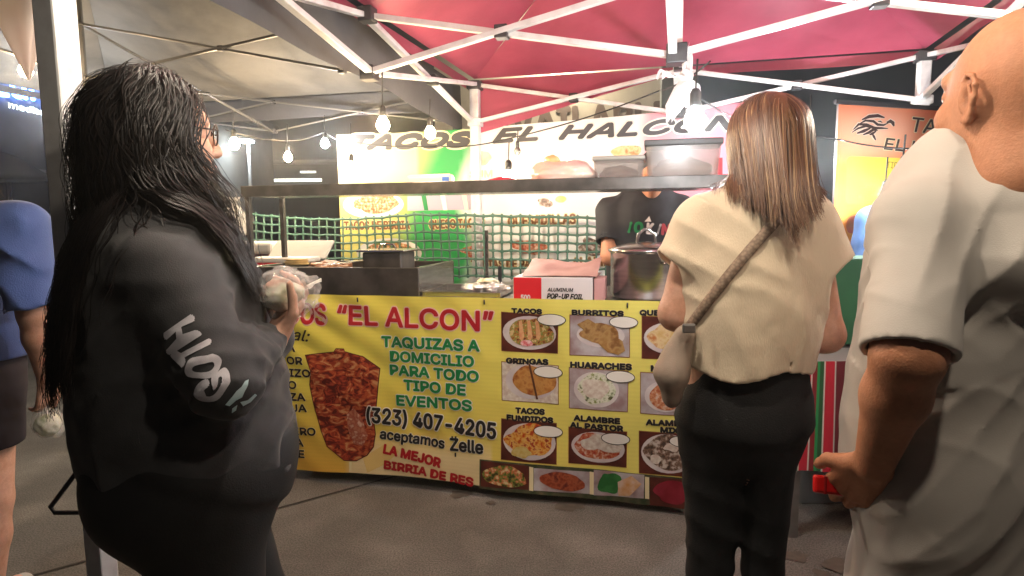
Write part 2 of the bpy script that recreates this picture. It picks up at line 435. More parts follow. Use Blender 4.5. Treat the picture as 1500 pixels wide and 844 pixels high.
# ------------------------------------------------------------------ canopy tents
TU = np.array([0.971, -0.2406, 0]); UPZ = np.array([0, 0, 1.0])
def v3(x, y, z): return np.array([x, y, z], float)
def canopy_tent(name, label, cat, quad, zu, zl, zcl, zcu, peak, fabric, legw, barw, leg_m, bar_m, valance, skip=(), loops=None, sag=0.03, noleg=(), vfab=None):
    BL, BR, FL, FR = [np.array(q, float) for q in quad]
    base = (BL+BR+FL+FR)/4
    root = thing(name, (base[0], base[1], 0), label, cat)
    Q = {'BL': BL, 'BR': BR, 'FL': FL, 'FR': FR}
    for k, q in Q.items():
        if k in noleg: continue
        mb = MB(); d = nrm(base-q)
        ax = (np.array([TU[0], TU[1], 0]), np.array([-TU[1], TU[0], 0]), UPZ)
        mb.box((q[0], q[1], zu/2+0.42), (legw, legw, zu-0.84), ax, 0, 0.006)
        mb.box((q[0], q[1], 0.43), (legw*0.78, legw*0.78, 0.86), ax, 0, 0.004)
        mb.box((q[0], q[1], 0.006), (legw*2.1, legw*2.1, 0.012), ax)
        lg = mb.build('leg', leg_m, root)
        mb = MB(); mb.box((q[0], q[1], zu-0.01), (legw*1.5, legw*1.5, 0.055), ax, 0, 0.006); mb.build('bracket', M_dark, lg)
        mb = MB(); mb.box((q[0], q[1], zl), (legw*1.45, legw*1.45, 0.05), ax, 0, 0.006); mb.build('slider', leg_m, lg)
    def bar(p, q):
        MB().bar(p, q, barw, barw*0.72, bev=0.003).build('truss_bar', bar_m, root)
    def knuckle(p, s=1.0):
        MB().box(p, (barw*2.0*s, barw*2.0*s, barw*1.9*s), (TU, np.array([-TU[1], TU[0], 0]), UPZ), 0, 0.005).build('joint_bracket', M_dark, root)
    mids = {}
    for a, b in (('BL', 'BR'), ('BL', 'FL'), ('BR', 'FR'), ('FL', 'FR')):
        if (a+b) in skip: continue
        A, B = Q[a], Q[b]; Mi = (A+B)/2; mids[a+b] = Mi; s = np.array([-(B-A)[1], (B-A)[0]]); s = s/np.linalg.norm(s)*barw*0.42
        for P_, R_ in ((A, Mi), (B, Mi)):
            bar((*(P_+s), zu), (*(R_+s), zl)); bar((*(P_-s), zl), (*(R_-s), zu))
            knuckle((*((P_+R_)/2), (zu+zl)/2), 0.85)
        knuckle((*Mi, zu)); knuckle((*Mi, zl))
    for k, Mi in mids.items():
        d = base-Mi; s = np.array([-d[1], d[0]])/np.linalg.norm(d)*barw*0.42
        bar((*(Mi+s), zu), (*(base+s), zcl)); bar((*(Mi-s), zl), (*(base-s), zcu))
        t = (zu-zl)/((zu-zl)+(zcu-zcl)); knuckle((*(Mi+d*t), zu+(zcl-zu)*t), 0.85)
    cp_ = MB(); cp_.bar((base[0], base[1], zcl-0.03), (base[0], base[1], peak-0.03), barw*1.1, barw*1.1, bev=0.003); cp_.build('center_pole', bar_m, root)
    knuckle((base[0], base[1], zcl), 1.2)
    # fabric: four sagging triangles and the hanging valance
    top = np.array([base[0], base[1], peak]); zf = zu+0.035
    mb = MB()
    ring = [BL, BR, FR, FL]
    for i in range(4):
        A, B = ring[i], ring[(i+1) % 4]
        def fn(a, b, A=A, B=B, i=i):
            e = A*(1-a)+B*a; p = np.array([e[0], e[1], zf])*(1-b)+top*b
            w = math.sin(math.pi*a)*math.sin(math.pi*min(b*1.15, 1))
            nz = float(noise3(np.array([p[0]*2.1, p[1]*2.1, 3.3+i])))-0.5
            nf = float(noise3(np.array([a*9+b*2, b*1.6, 7.7+i])))-0.5
            return p-np.array([0, 0, sag*w + 0.03*nz*min(1, b*5)*(1-b) + 0.022*nf*(1-b)*min(1, b*6+0.15)])
        mb.grid(fn, 28, 18)
    mb.build('canopy', fabric, root)
    mb = MB()
    for i in range(4):
        A, B = ring[i], ring[(i+1) % 4]; hgt = valance[i]
        out = np.array([(A+B)[0]/2-base[0], (A+B)[1]/2-base[1]]); out = out/np.linalg.norm(out)
        def fn(a, b, A=A, B=B, out=out, hgt=hgt, i=i):
            e = A*(1-a)+B*a; hh = hgt(a)
            w = 0.014*math.sin(a*17+i)+0.02*(float(noise3(np.array([a*7, i*3.1, b*1.2])))-0.5)
            return (e[0]+out[0]*(0.045+w*b), e[1]+out[1]*(0.045+w*b), zf-b*hh)
        mb.grid(fn, 40, 5)
    mb.build('valance', vfab or fabric, root)
    if loops:
        for k in loops:
            q = Q[k]; c = v3(q[0]-legw*0.5, q[1], 0.70)
            mb = MB(); mb.tube([c+v3(0, 0, 0.075), c+v3(-0.085, 0, -0.03), c+v3(-0.075, 0, -0.045), c+v3(0, 0, -0.045)], 0.006, 8)
            mb.build('loop_handle', M_dark, root)
    return root
M_red = mat('red_canopy_fabric', (0.47, 0.075, 0.135), 0.5, col2=(0.36, 0.048, 0.095), nscale=3, translucent=0.25, bump=0.3, bscale=5, bdist=0.03)
M_gfab = mat('grey_canopy_fabric', (0.15, 0.142, 0.130), 0.7, col2=[(0.10, 0.095, 0.087), (0.165, 0.156, 0.142)], nscale=1.6, translucent=0.06, bump=0.4, bscale=4, bdist=0.04)
RBL, RBR, RFL, RFR = (-0.241, 4.28), (2.38, 3.63), (-1.04, 1.46), (1.58, 0.81)
canopy_tent('red_canopy_tent', 'red pop-up canopy with white truss frame over the taco stall', 'canopy tent', (RBL, RBR, RFL, RFR),
            2.30, 2.045, 2.03, 2.326, 2.95, M_red, 0.062, 0.034, M_white, M_white,
            [lambda a: 0.30*max(0, 1-2.2*a)+0.06, lambda a: 0.07, lambda a: 0.10, lambda a: 0.06], loops=('FL',))
GBL, GBR, GFL, GFR = (-3.25, 5.15), (-0.40, 4.50), (-4.0, 2.05), (-1.17, 1.40)
M_gbar = mat('grey_frame_steel', (0.13, 0.128, 0.125), 0.4, 0.5)
canopy_tent('grey_canopy_tent', 'grey-beige pop-up canopy at the left with a darker drooping edge', 'canopy tent', (GBL, GBR, GFL, GFR),
            2.30, 2.08, 2.12, 2.4, 2.85, M_gfab, 0.03, 0.017, M_gbar, M_gbar,
            [lambda a: 0.16, lambda a: 0.26+0.07*(1-a)**3, lambda a: 0.05, lambda a: 0.05], sag=0.09, skip=('BLFL',), noleg=('FR',), vfab=mat('valance_fabric', (0.055, 0.058, 0.07), 0.7, col2=(0.04, 0.042, 0.05), nscale=3, bump=.3, bscale=6, bdist=.03))

# ------------------------------------------------------------------ string bulbs
M_sock = mat('bulb_socket', (0.02, 0.02, 0.02), 0.5)
def emat(name, c, s): return mat(name, c, emit=c, estr=s)
def bulb(p, col, watts, label, r=0.030, drop=0.10, lit=True, group='string bulbs hanging under the canopies'):
    p = np.asarray(p, float); root = thing('hanging_bulb', p, label, 'light bulb', group)
    key = 'bulb_glow_%.2f_%.2f_%d_%d' % (col[0], col[2], watts, r*1000)
    m = emat(key, col, watts/(math.pi*4*math.pi*r*r)) if lit else mat('unlit_bulb_glass', (0.09, 0.085, 0.08), 0.1, coat=0.5)
    prof = [(0.0, -r*1.05), (r*0.45, -r*0.92), (r*0.82, -r*0.55), (r, 0), (r*0.9, r*0.45), (r*0.6, r*1.0), (r*0.42, r*1.35)]
    MB().lathe(prof, p, 20).build('glass_bulb', m, root)
    MB().lathe([(r*0.5, r*1.3), (r*0.55, r*1.5), (r*0.52, r*2.6), (r*0.3, r*3.0), (0.0, r*3.05)], p, 14).build('socket', M_sock, root)
    MB().tube([p+v3(0, 0, r*2.9), p+v3(0.004, 0, r*2.9+drop)], 0.0035, 6).build('cord', M_sock, root)
    return root
bulb(W(561, 184, 2.87), WARM, BULB_WARM, 'warm bulb hanging closest on a long cord from the red tent\'s left mid joint', 0.030, 0.16)
bulb(W(630, 196, 3.45), WARM, 13, 'warm bulb in front of the letter C of the rear banner', 0.030, 0.10)
bulb(W(515, 246, 4.1), WARM, 15, 'warm bulb glowing low in front of the rear banner\'s yellow left edge', 0.030, 0.20)
bulb(W(422, 231, 4.40), WARM, 24, 'warm bulb above the dark lot, between the griddle frame and the grey tent', 0.028, 0.15)
bulb(W(476, 211, 4.45), WHITE, 24, 'white bulb beside the rear banner\'s left edge under the grey tent', 0.028, 0.12)
bulb(W(343, 212, 4.20), WARM, 24, 'warm bulb right in front of the long-haired woman\'s nose', 0.034, 0.12)
bulb(W(78, 178, 4.2), WHITE, 30, 'white bulb below the lit blue sign, left of the tent leg', 0.034, 0.10)
bulb(W(1018, 178, 2.12), WHITE, 20, 'very bright white bulb below the knotted plastic bag', 0.036, 0.10)
bulb(W(1183, 231, 3.50), WHITE, 40, 'bright white bulb against the night, right of the brown-haired woman', 0.036, 0.24)
bulb(W(745, 262, 3.45), MIDW, 22, 'bright bulb shining low between the red bundle and the pale meat', 0.034, 0.10)
bulb(W(1296, 288, 3.10), WHITE, 18, 'small white bulb by the dark-haired vendor at the orange banner', 0.026, 0.12)
bulb(W(758, 222, 3.6), MIDW, 0, 'unlit dark bulb hanging in front of the white letters EL', 0.020, 0.06, lit=False)
bulb(W(1322, 250, 2.6), MIDW, 0, 'unlit dark bulb dangling before the orange banner', 0.020, 0.09, lit=False)
# the same strings go on along the open front of the tents (above the frame)
FRONT = [((-0.55, 1.40, 2.16), MIDW, 19, 'warm-white bulb on the front string above the long-haired woman'),
         ((0.10, 1.02, 2.17), MIDW, 30, 'warm-white bulb on the front string above the photographer'),
         ((0.48, 0.42, 2.2), MIDW, 22, 'warm-white bulb on the front string over the gap beside the bald man'),
         ((-2.3, 3.0, 2.1), WARM, 24, 'warm bulb in the middle of the grey tent'),
         ((1.75, 1.9, 2.1), MIDW, 42, 'warm-white bulb on the right side of the red tent')]
for p, c, w, l in FRONT: bulb(p, c, w, l, 0.03, 0.10)
M_wire = mat('black_wire', (0.012, 0.012, 0.012), 0.5)
def wire(pts, sag, label):
    pts = [np.asarray(p, float) for p in pts]; path = []
    for a, b in zip(pts[:-1], pts[1:]):
        for i in range(13):
            t = i/12; path.append(a+(b-a)*t-v3(0, 0, sag*4*t*(1-t)))
    mb = MB(); mb.tube(path, 0.004, 6); o = mb.build('light_wire', M_wire, None, pts[0])
    return tag(o, label, 'wire', 'black wires of the string lights')
wire([W(640, 214, 4.0), W(745, 203, 3.7), W(966, 133, 3.3), W(1040, 90, 2.7)], 0.02, 'black wire crossing the words of the rear banner')
wire([W(1020, 140, 2.66), W(1090, 178, 3.2), W(1232, 205, 3.15), W(1338, 218, 2.75), W(1372, 224, 2.6)], 0.01, 'black wire running across the orange banner and its eagle')
wire([W(330, 190, 4.3), W(422, 206, 4.45), W(476, 192, 4.45), W(505, 206, 4.4), W(640, 214, 4.0)], 0.02, 'black wire of bulbs along the back of the grey tent')
wire([(-1.0, 1.44, 2.3), (-0.55, 1.40, 2.27), (0.10, 1.02, 2.28), (0.48, 0.42, 2.36), (1.5, 0.8, 2.3)], 0.01, 'black wire of bulbs along the open front')

# ------------------------------------------------------------------ far background
M_wall = mat('beige_stucco', (0.40, 0.35, 0.27), 0.9, col2=(0.34, 0.30, 0.23), nscale=4, bump=0.2, bscale=40)
M_nwall = mat('dark_facade', (0.12, 0.125, 0.115), 0.85, col2=(0.09, 0.095, 0.09), nscale=2)
Y0 = 11.0
a = W(640, 300, Y0); b = W(988, 300, Y0)
root = thing('beige_building', ((a[0]+b[0])/2, Y0+2, 0), 'beige stucco building behind the stall with large AVAILABLE lettering', 'building')
mb = MB(); mb.box(((a[0]+b[0])/2, Y0+2, 2.9), (b[0]-a[0], 4, 5.8)); mb.build('wall', M_wall, root)
mb = MB(); mb.box((b[0]-0.14, Y0-0.06, 2.9), (0.30, 0.12, 5.8)); mb.build('corner_column', M_nwall, root)
mb = MB(); mb.box(((a[0]+b[0])/2, Y0+1.95, 5.9), (b[0]-a[0]+0.2, 4.2, 0.2)); mb.build('roof', M_nwall, root)
pp = Print(root, lambda u, v, l: (u, Y0-l, v), lambda x, y: on_plane(x, y, v3(0, Y0, 0), v3(0, -1, 0))[[0, 2]])
pp.text('AVAILABLE', (716, 206), (985, 191), 44, mat('brown_paint', (0.10, 0.065, 0.045), 0.7), bold=0.03, name='lettering', lift=0.01)
wl = thing('added_wall_lamp', (0.9, Y0-0.3, 4.6), 'added unseen wall lamp that brightens the AVAILABLE wall', 'lamp')  # unseen lamp, added to brighten the beige wall
MB().box((0.9, Y0-0.18, 4.68), (0.34, 0.34, 0.06), bev=0.01).build('lamp_hood', M_dark, wl)
MB().box((0.9, Y0-0.26, 4.62), (0.26, 0.18, 0.04)).build('lamp_lens', emat('added_lamp_glow', (1, 0.86, 0.66), 1500), wl)
# shop on the left with the lit sign
XW = -9.95
root = thing('dark_shopfront', (XW-2, 15, 0), 'dark shopfront at the far left with a lit blue and white sign', 'building')
mb = MB(); mb.box((XW-2, 16, 2.6), (4, 20, 5.2)); mb.build('wall', M_nwall, root)
mb = MB(); mb.box((XW-1.9, 16, 5.3), (4.3, 20.3, 0.25)); mb.build('roof', M_dark, root)
for y in (9.0, 12.2, 15.4, 18.6):
    w = MB(); w.box((XW+0.01, y, 1.35), (0.06, 2.4, 2.3)); wo_ = w.build('window', mat('dark_glass', (0.02, 0.025, 0.03), 0.06, spec=0.8), root)
    w = MB()
    for dy in (-1.22, 0, 1.22): w.box((XW+0.06, y+dy, 1.35), (0.06, 0.06, 2.4))
    w.box((XW+0.06, y, 2.52), (0.06, 2.5, 0.06)); w.build('frame', M_grey, wo_)
sg = thing('lit_shop_sign', (XW+0.1, 12.5, 3.8), 'glowing blue script sign over small white lettering on the dark shopfront', 'sign')
pp = Print(sg, lambda u, v, l: (XW+l, u, v), lambda x, y: on_plane(x, y, v3(XW, 0, 0), v3(1, 0, 0))[[1, 2]])
pp.text('Luno', (-18, 140), (87, 154), 34, emat('blue_neon', (0.10, 0.25, 1.0), 22.0), bold=0.03, name='blue_lettering', lift=0.09)
pp.text('mediterranean', (7, 158), (112, 181), 9, emat('white_neon', (0.85, 0.95, 1.0), 6.0), bold=0.012, name='white_lettering', lift=0.08, capr=0.55)
# lamp post, distant store, cars
lp = W(370, 330, 22.0)
root = thing('street_lamp', (lp[0], 22, 0), 'tall street lamp with a starry white head beyond the parking lot', 'street lamp')
hz = W(369, 207, 22)[2]
MB().tube([(lp[0], 22, 0), (lp[0], 22, hz)], 0.06, 10).build('pole', M_grey, root)
MB().box((lp[0], 21.8, hz+0.05), (0.5, 0.6, 0.10), bev=0.03).build('lamp_head', M_grey, root)
MB().box((lp[0], 21.75, hz-0.03), (0.40, 0.46, 0.06)).build('lamp_lens', emat('street_lamp_glow', (0.85, 0.93, 1.0), 180), root)
Ys = 40.0
a = W(300, 300, Ys); b = W(520, 300, Ys)
root = thing('distant_store', ((a[0]+b[0])/2, Ys+4, 0), 'low dark store far across the lot with thin lit strips', 'building')
MB().box(((a[0]+b[0])/2, Ys+4, 2.6), (b[0]-a[0]+14, 8, 5.2)).build('wall', mat('night_wall', (0.10, 0.10, 0.09), 0.9), root)
MB().box(((a[0]+b[0])/2, Ys+3.9, 5.3), (b[0]-a[0]+14.6, 8.6, 0.25)).build('roof', M_dark, root)
for x0, x1, y, h in ((348, 372, 240, 3), (352, 392, 251, 3), (402, 470, 264, 4), (336, 341, 264, 14), (440, 462, 252, 2.5)):
    p = W((x0+x1)/2, y, Ys-0.1); wdt = (x1-x0)*Ys/FPX
    MB().box((p[0], Ys-0.06, p[2]), (wdt, 0.08, h*Ys/FPX)).build('lit_strip', emat('strip_glow', (0.95, 0.95, 0.85), 2.5), root)
M_car = [mat('car_paint_%d' % i, c, 0.25, 0.3, coat=0.6) for i, c in enumerate([(0.05, 0.05, 0.06), (0.25, 0.25, 0.26), (0.10, 0.02, 0.02)])]
def car(x, y, ang, m, label):
    root = thing('parked_car', (x, y, 0), label, 'car', 'cars parked in the dark lot')
    c, s = math.cos(ang), math.sin(ang); X = np.array([c, s, 0]); Yv = np.array([-s, c, 0])
    prof = [(-2.2, .35), (-2.25, .75), (-1.7, .95), (-1.1, 1.42), (0.5, 1.45), (1.2, 1.0), (2.1, .85), (2.25, .55), (2.2, .3)]
    mb = MB(); n = len(prof)
    for sd in (-1, 1):
        pass
    vs = []
    for sd in (-0.86, 0.86):
        for px_, pz in prof: vs.append(np.array([x, y, 0])+X*px_+Yv*sd*(0.8 if pz > 1.1 else 1)+UPZ*pz)
    fs = [tuple(range(n))[::-1], tuple(range(n, 2*n))]+[(i, (i+1) % n, n+(i+1) % n, n+i) for i in range(n)]
    mb.add(vs, fs); mb.build('body', m, root)
    for sd in (-1, 1):
        g = MB(); P = np.array([x, y, 0])+Yv*sd*0.80
        g.add([P+X*-1.45+UPZ*1.0, P+X*1.0+UPZ*1.0, P+X*0.45+UPZ*1.36-Yv*sd*0.07, P+X*-1.05+UPZ*1.36-Yv*sd*0.07], [(0, 1, 2, 3) if sd < 0 else (3, 2, 1, 0)])
        g.v = [tuple(np.array(v)+Yv*sd*0.045) for v in g.v]; g.build('side_window', mat('dark_glass', (0.02, 0.025, 0.03), 0.06), root)
        for px_ in (-1.4, 1.4):
            A = (X, UPZ, Yv)
            w = MB(); w.lathe([(0.0, -.1), (.33, -.1), (.35, 0), (.33, .1), (0, .1)], np.array([x, y, .34])+X*px_+Yv*sd*.8, 20, 0, A); w.build('wheel', mat('tyre', (.02, .02, .02), .8), root)
        h = MB(); h.box(np.array([x, y, .68])+X*2.2+Yv*sd*.6, (.12, .35, .14), (X, Yv, UPZ), 0, .02); h.build('headlight', mat('headlight_glass', (.7, .7, .7), .1), root)
car(-6.2, 15.5, 0.2, M_car[0], 'black car parked nearest in the dark lot behind the net')
car(-9.5, 20.5, 0.25, M_car[1], 'grey car parked further off in the dark lot')
car(-3.4, 19.5, 0.15, M_car[2], 'dark red car parked behind the yellow end of the rear banner')
# patio umbrella and low rail by the shopfront
up = W(-20, 300, 8.5)
root = thing('patio_umbrella', (up[0], 8.5, 0), 'closed-down dark patio umbrella before the shopfront at far left', 'umbrella')
uz = W(0, 212, 8.5)[2]-.1
mb = MB()
mb.lathe([(0.02, uz+0.1), (0.4, uz-0.05), (0.75, uz-0.3), (0.78, uz-0.36)], (up[0], 8.5, 0), 16); mb.build('umbrella_canopy', mat('black_canvas', (.02, .02, .022), .9), root)
MB().tube([(up[0], 8.5, 0), (up[0], 8.5, uz)], .03, 8).build('pole', M_grey, root)
MB().lathe([(.3, 0), (.3, .05), (.06, .08), (.05, .2)], (up[0], 8.5, 0), 20).build('base', M_dark, root)
rp = W(10, 352, 5.6); rq = W(120, 352, 5.6)
root = thing('metal_railing', (rp[0], 5.6, 0), 'low metal railing with a shiny top bar left of the long-haired woman', 'railing')
MB().tube([(rp[0]-1.5, 5.6, rp[2]), (rq[0], 5.6, rq[2])], .022, 10).build('top_rail', M_steel, root)
for i in range(5):
    x = rp[0]-1.4+i*0.62; MB().tube([(x, 5.6, 0), (x, 5.6, rp[2])], .018, 8).build('post', M_grey, root)

# ------------------------------------------------------------------ printed sheets with painted-in ground colours
def print_mat(name, rough=0.5, bump=0.08, translucent=0.0):
    if name in MATS: return MATS[name]
    m = bpy.data.materials.new(name); m.use_nodes = True; nt = m.node_tree; b = nt.nodes['Principled BSDF']
    at = nt.nodes.new('ShaderNodeAttribute'); at.attribute_name = 'print'
    nt.links.new(at.outputs['Color'], b.inputs['Base Color']); b.inputs['Roughness'].default_value = rough
    tc = nt.nodes.new('ShaderNodeTexCoord'); n = nt.nodes.new('ShaderNodeTexNoise'); n.inputs['Scale'].default_value = 9
    nt.links.new(tc.outputs['Object'], n.inputs[0]); bp = nt.nodes.new('ShaderNodeBump'); bp.inputs['Strength'].default_value = bump; bp.inputs['Distance'].default_value = 0.02
    nt.links.new(n.outputs['Fac'], bp.inputs['Height']); nt.links.new(bp.outputs[0], b.inputs['Normal'])
    if translucent:
        t = nt.nodes.new('ShaderNodeBsdfTranslucent'); nt.links.new(at.outputs['Color'], t.inputs[0])
        mx = nt.nodes.new('ShaderNodeMixShader'); mx.inputs[0].default_value = translucent; out = nt.nodes['Material Output']
        nt.links.new(b.outputs[0], mx.inputs[1]); nt.links.new(t.outputs[0], mx.inputs[2]); nt.links.new(mx.outputs[0], out.inputs[0])
    MATS[name] = m; return m
def sheet(root, fn, u0, u1, v0, v1, nu, nv, colfn, m, name='sheet', thick=0.002):
    mb = MB(); mb.grid(lambda a, b: fn(u0+(u1-u0)*a, v0+(v1-v0)*b, 0), nu, nv)
    k = len(mb.v); mb.grid(lambda a, b: fn(u0+(u1-u0)*a, v0+(v1-v0)*b, -thick), nu, nv, flip=True)
    o = mb.build(name, m, root)
    ca = o.data.color_attributes.new('print', 'FLOAT_COLOR', 'POINT')
    C = []
    for _ in range(2):
        for j in range(nv+1):
            for i in range(nu+1): C += [*colfn(u0+(u1-u0)*i/nu, v0+(v1-v0)*j/nv), 1.0]
    ca.data.foreach_set('color', C)
    return o
def lerp(a, b, t): t = min(1, max(0, t)); return tuple(x+(y-x)*t for x, y in zip(a, b))

# ------------------------------------------------------------------ serving table and its front banner
BT0 = np.array([-1.126, 3.17, 0]); BTU = np.array([0.9748, -0.2231, 0]); BTN = np.array([-0.2231, -0.9748, 0])
def bpx(x, y):
    p = on_plane(x, y, BT0, BTN)-BT0; return float(p@BTU), float(p[2])
TOPZ = 0.993
root = thing('serving_table', BT0+BTU*0.9-BTN*0.38, 'long steel serving table of the taco stall behind the yellow banner', 'table')
ax_t = (BTU, -BTN, UPZ)
M_alu = mat('table_aluminium', (0.45, 0.43, 0.41), 0.3, 0.8, col2=(0.33, 0.31, 0.29), nscale=12)
MB().box(BT0+BTU*0.90-BTN*0.40+UPZ*(TOPZ-0.018), (2.62, 0.76, 0.030), ax_t, 0, 0.006).build('tabletop', M_alu, root)
for a in (-0.33, 2.13):
    for b in (0.08, 0.72): MB().box(BT0+BTU*a-BTN*b+UPZ*((TOPZ-0.035)/2), (0.035, 0.035, TOPZ-0.035), ax_t).build('leg', M_grey, root)
MB().box(BT0+BTU*0.90-BTN*0.40+UPZ*0.3, (2.4, 0.6, 0.02), ax_t).build('lower_shelf', M_grey, root)
UB0, UB1 = -0.27, 2.07
def bfn(u, v, l):
    k = (TOPZ-v)/0.95
    rp = 0.014*math.sin(u*6.3+0.5+v*1.5)*k + 0.034*(float(noise3(np.array([u*3.1, v*1.7, 1.5])))-0.5)*min(1, 0.25+k) + 0.018*(float(noise3(np.array([u*9+v*3, v*5-u*2, 4.5])))-0.5)
    # diagonal pull-wrinkles from the tied upper left corner
    d = (u+0.27)*0.55+(v-TOPZ)*0.83; e = math.hypot(u+0.0, v-TOPZ)
    rp += 0.009*math.sin(d*42)*math.exp(-e*2.3)
    vv = v + (0.012*math.sin(u*2.4+0.3))*max(0, k)
    p = BT0+BTU*u+UPZ*vv+BTN*(0.014+rp+l+0.03*max(0, k-0.75)); return p
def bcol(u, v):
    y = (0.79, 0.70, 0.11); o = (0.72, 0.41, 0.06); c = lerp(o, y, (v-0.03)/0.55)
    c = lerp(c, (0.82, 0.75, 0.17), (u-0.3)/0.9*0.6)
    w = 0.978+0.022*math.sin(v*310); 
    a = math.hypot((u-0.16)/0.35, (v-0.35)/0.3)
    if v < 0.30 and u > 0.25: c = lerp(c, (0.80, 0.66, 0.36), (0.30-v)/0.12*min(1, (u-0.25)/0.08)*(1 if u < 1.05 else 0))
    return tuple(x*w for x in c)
ban = thing('food_banner', BT0+BTU*0.9+UPZ*0.05, 'yellow printed taco banner hung across the front of the serving table', 'banner')
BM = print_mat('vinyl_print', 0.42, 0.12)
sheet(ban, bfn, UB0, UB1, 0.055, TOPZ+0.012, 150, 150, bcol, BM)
P = Print(ban, bfn, bpx)
K_red = mat('red_ink', (0.42, 0.012, 0.02), 0.45); K_green = mat('green_ink', (0.008, 0.22, 0.06), 0.45)
K_white = mat('white_ink', (0.78, 0.76, 0.70), 0.45); K_cream = mat('cream_ink', (0.80, 0.70, 0.42), 0.45); K_pink = mat('pale_pink_ink', (0.82, 0.55, 0.5), 0.45)
P.text('TACOS', (386, 470), (482, 476), 31, K_red, 0.022, outline=0.028, om=K_pink, name='title_lettering')
P.text('\u201cEL ALCON\u201d', (497, 475), (724, 486.5), 30, K_red, 0.022, outline=0.028, om=K_pink, name='title_lettering')
P.text('al:', (432, 497), (459, 500), 17, K_black if False else M_black, 0.01, 0.35, name='script_lettering')
for s, l, r, yl, yr in (('ASADA', 380, 438, 511, 514), ('PASTOR', 380, 449, 530, 533), ('CHORIZO', 379, 460, 548, 551.5), ('POLLO', 384, 440, 566, 568), ('CABEZA', 383, 452.5, 583, 586),
                    ('LENGUA', 384, 454, 600, 602.5), ('TRIPA', 384, 439, 616, 618), ('SUADERO', 386, 467, 633, 637), ('BIRRIA', 386, 449, 650, 653), ('BUCHE', 388, 450.5, 666, 669.5)):
    P.text(s, (l, yl), (r, yr), 11.5, M_black, 0.026, outline=0.02, om=K_cream)
for s, l, r, c in (('TAQUIZAS A', (560, 509), (704, 515), 17), ('DOMICILIO', (572, 530.5), (695.5, 538), 16.5), ('PARA TODO', (571, 551), (702.5, 560), 16.5),
                   ('TIPO DE', (591, 573.5), (683.5, 580), 16.5), ('EVENTOS', (581, 596), (692.5, 603), 16.5)):
    P.text(s, l, r, c, K_green, 0.034, outline=0.035, om=K_white, name='green_lettering')
P.text('(323) 407-4205', (538, 620), (728, 643), 24, M_black, 0.026, outline=0.03, om=K_white, name='phone_number', lift=.0055)
P.text('aceptamos', (557, 644.5), (652, 659), 15.5, M_black, 0.026, outline=0.02, om=K_white)
P.text('Zelle', (660, 661), (709.5, 665), 19, M_black, 0.026, outline=0.02, om=K_white)
for dx in (-2, 3): P.poly('letter_stroke', [(664+dx, 640), (666.5+dx, 640), (666.5+dx, 646), (664+dx, 646)], M_black, 0.003)
P.poly('letter_stroke', [(667, 664), (669.5, 664), (669.5, 670), (667, 670)], M_black, 0.003)
P.text('LA MEJOR', (562, 666), (646, 687.5), 15, K_red, 0.04)
P.text('BIRRIA DE RES', (563, 689), (695, 713), 13.5, K_red, 0.04)
# spit of meat
M_meat = mat('trompo_meat', (0.10, 0.010, 0.006), 0.45, col2=[(0.30, 0.035, 0.015), (0.42, 0.10, 0.03), (0.52, 0.27, 0.12)], nscale=17, ndetail=12, lo=0.40, hi=0.66, stretch=(1, 1, 1.6), dist=1.6)
tz = [(172, 258), (300, 245), (310, 230), (345, 232), (350, 245), (430, 270), (505, 330), (497, 430), (490, 520), (478, 570), (487, 640), (480, 700), (450, 740), (400, 765), (345, 760), (270, 690), (240, 610), (215, 520), (190, 400), (197, 330)]
P.poly('meat_picture_edge', [(400+(x-345)*1.03/3.244+345/3.244, 440+(y-500)*1.015/3.244+500/3.244) for x, y in tz], mat('dark_red_ink', (0.07, 0.008, 0.006), .5), 0.0015)
P.poly('meat_picture', [(400+x/3.244, 440+y/3.244) for x, y in tz], M_meat, 0.002)
P.poly('meat_highlight', [(510, 608), (520, 598), (532, 615), (540, 640), (533, 655), (520, 652), (512, 632)], mat('pale_meat_ink', (0.42, 0.17, 0.10), .5, col2=[(0.30, 0.06, 0.03), (0.55, 0.36, 0.26)], nscale=40), 0.0026)
P.poly('spit_tip', [(514, 677), (517.5, 677), (517.5, 693), (514, 692)], K_cream, 0.003)
P.poly('plate_shape', [(533, 672), (572, 648), (585, 664), (566, 682), (540, 694)], mat('pale_gold_ink', (.75, .56, .2), .5), 0.001)
# dishes
M_frame = mat('brown_line', (0.25, 0.08, 0.03), 0.5); M_plate = mat('plate_white', (0.66, 0.62, 0.6), 0.4, col2=(0.55, 0.48, 0.5), nscale=12)
def food(n, *cols, sc=60, lo=.36, hi=.64): return mat('dish_'+n, cols[0], 0.45, col2=list(cols[1:]), nscale=sc, ndetail=6, lo=lo, hi=hi)
F1 = food('taco', (.10, .02, .01), (.45, .20, .05), (.15, .22, .04), (.62, .45, .22)); F2 = food('burrito', (.32, .17, .05), (.42, .26, .10), (.22, .10, .03), sc=25)
F3 = food('melted', (.62, .42, .16), (.7, .55, .3), (.5, .18, .05), sc=25); F4 = food('gringa', (.42, .16, .03), (.55, .28, .08), (.30, .08, .015), sc=22)
F5 = food('huarache', (.08, .09, .03), (.55, .60, .42), (.7, .7, .6), (.25, .30, .08), sc=40); F6 = food('stew', (.35, .08, .03), (.55, .25, .12), (.6, .5, .42))
F7 = food('fundido', (.45, .05, .01), (.6, .25, .03), (.68, .42, .12), (.35, .03, .01), sc=45); F8 = food('pastor', (.35, .03, .02), (.5, .15, .06), (.60, .45, .38), sc=60)
F9 = food('mix', (.06, .04, .03), (.2, .12, .08), (.55, .48, .42), sc=50); F10 = food('salad', (.05, .03, .01), (.15, .22, .04), (.55, .12, .05), (.6, .55, .3), sc=45)
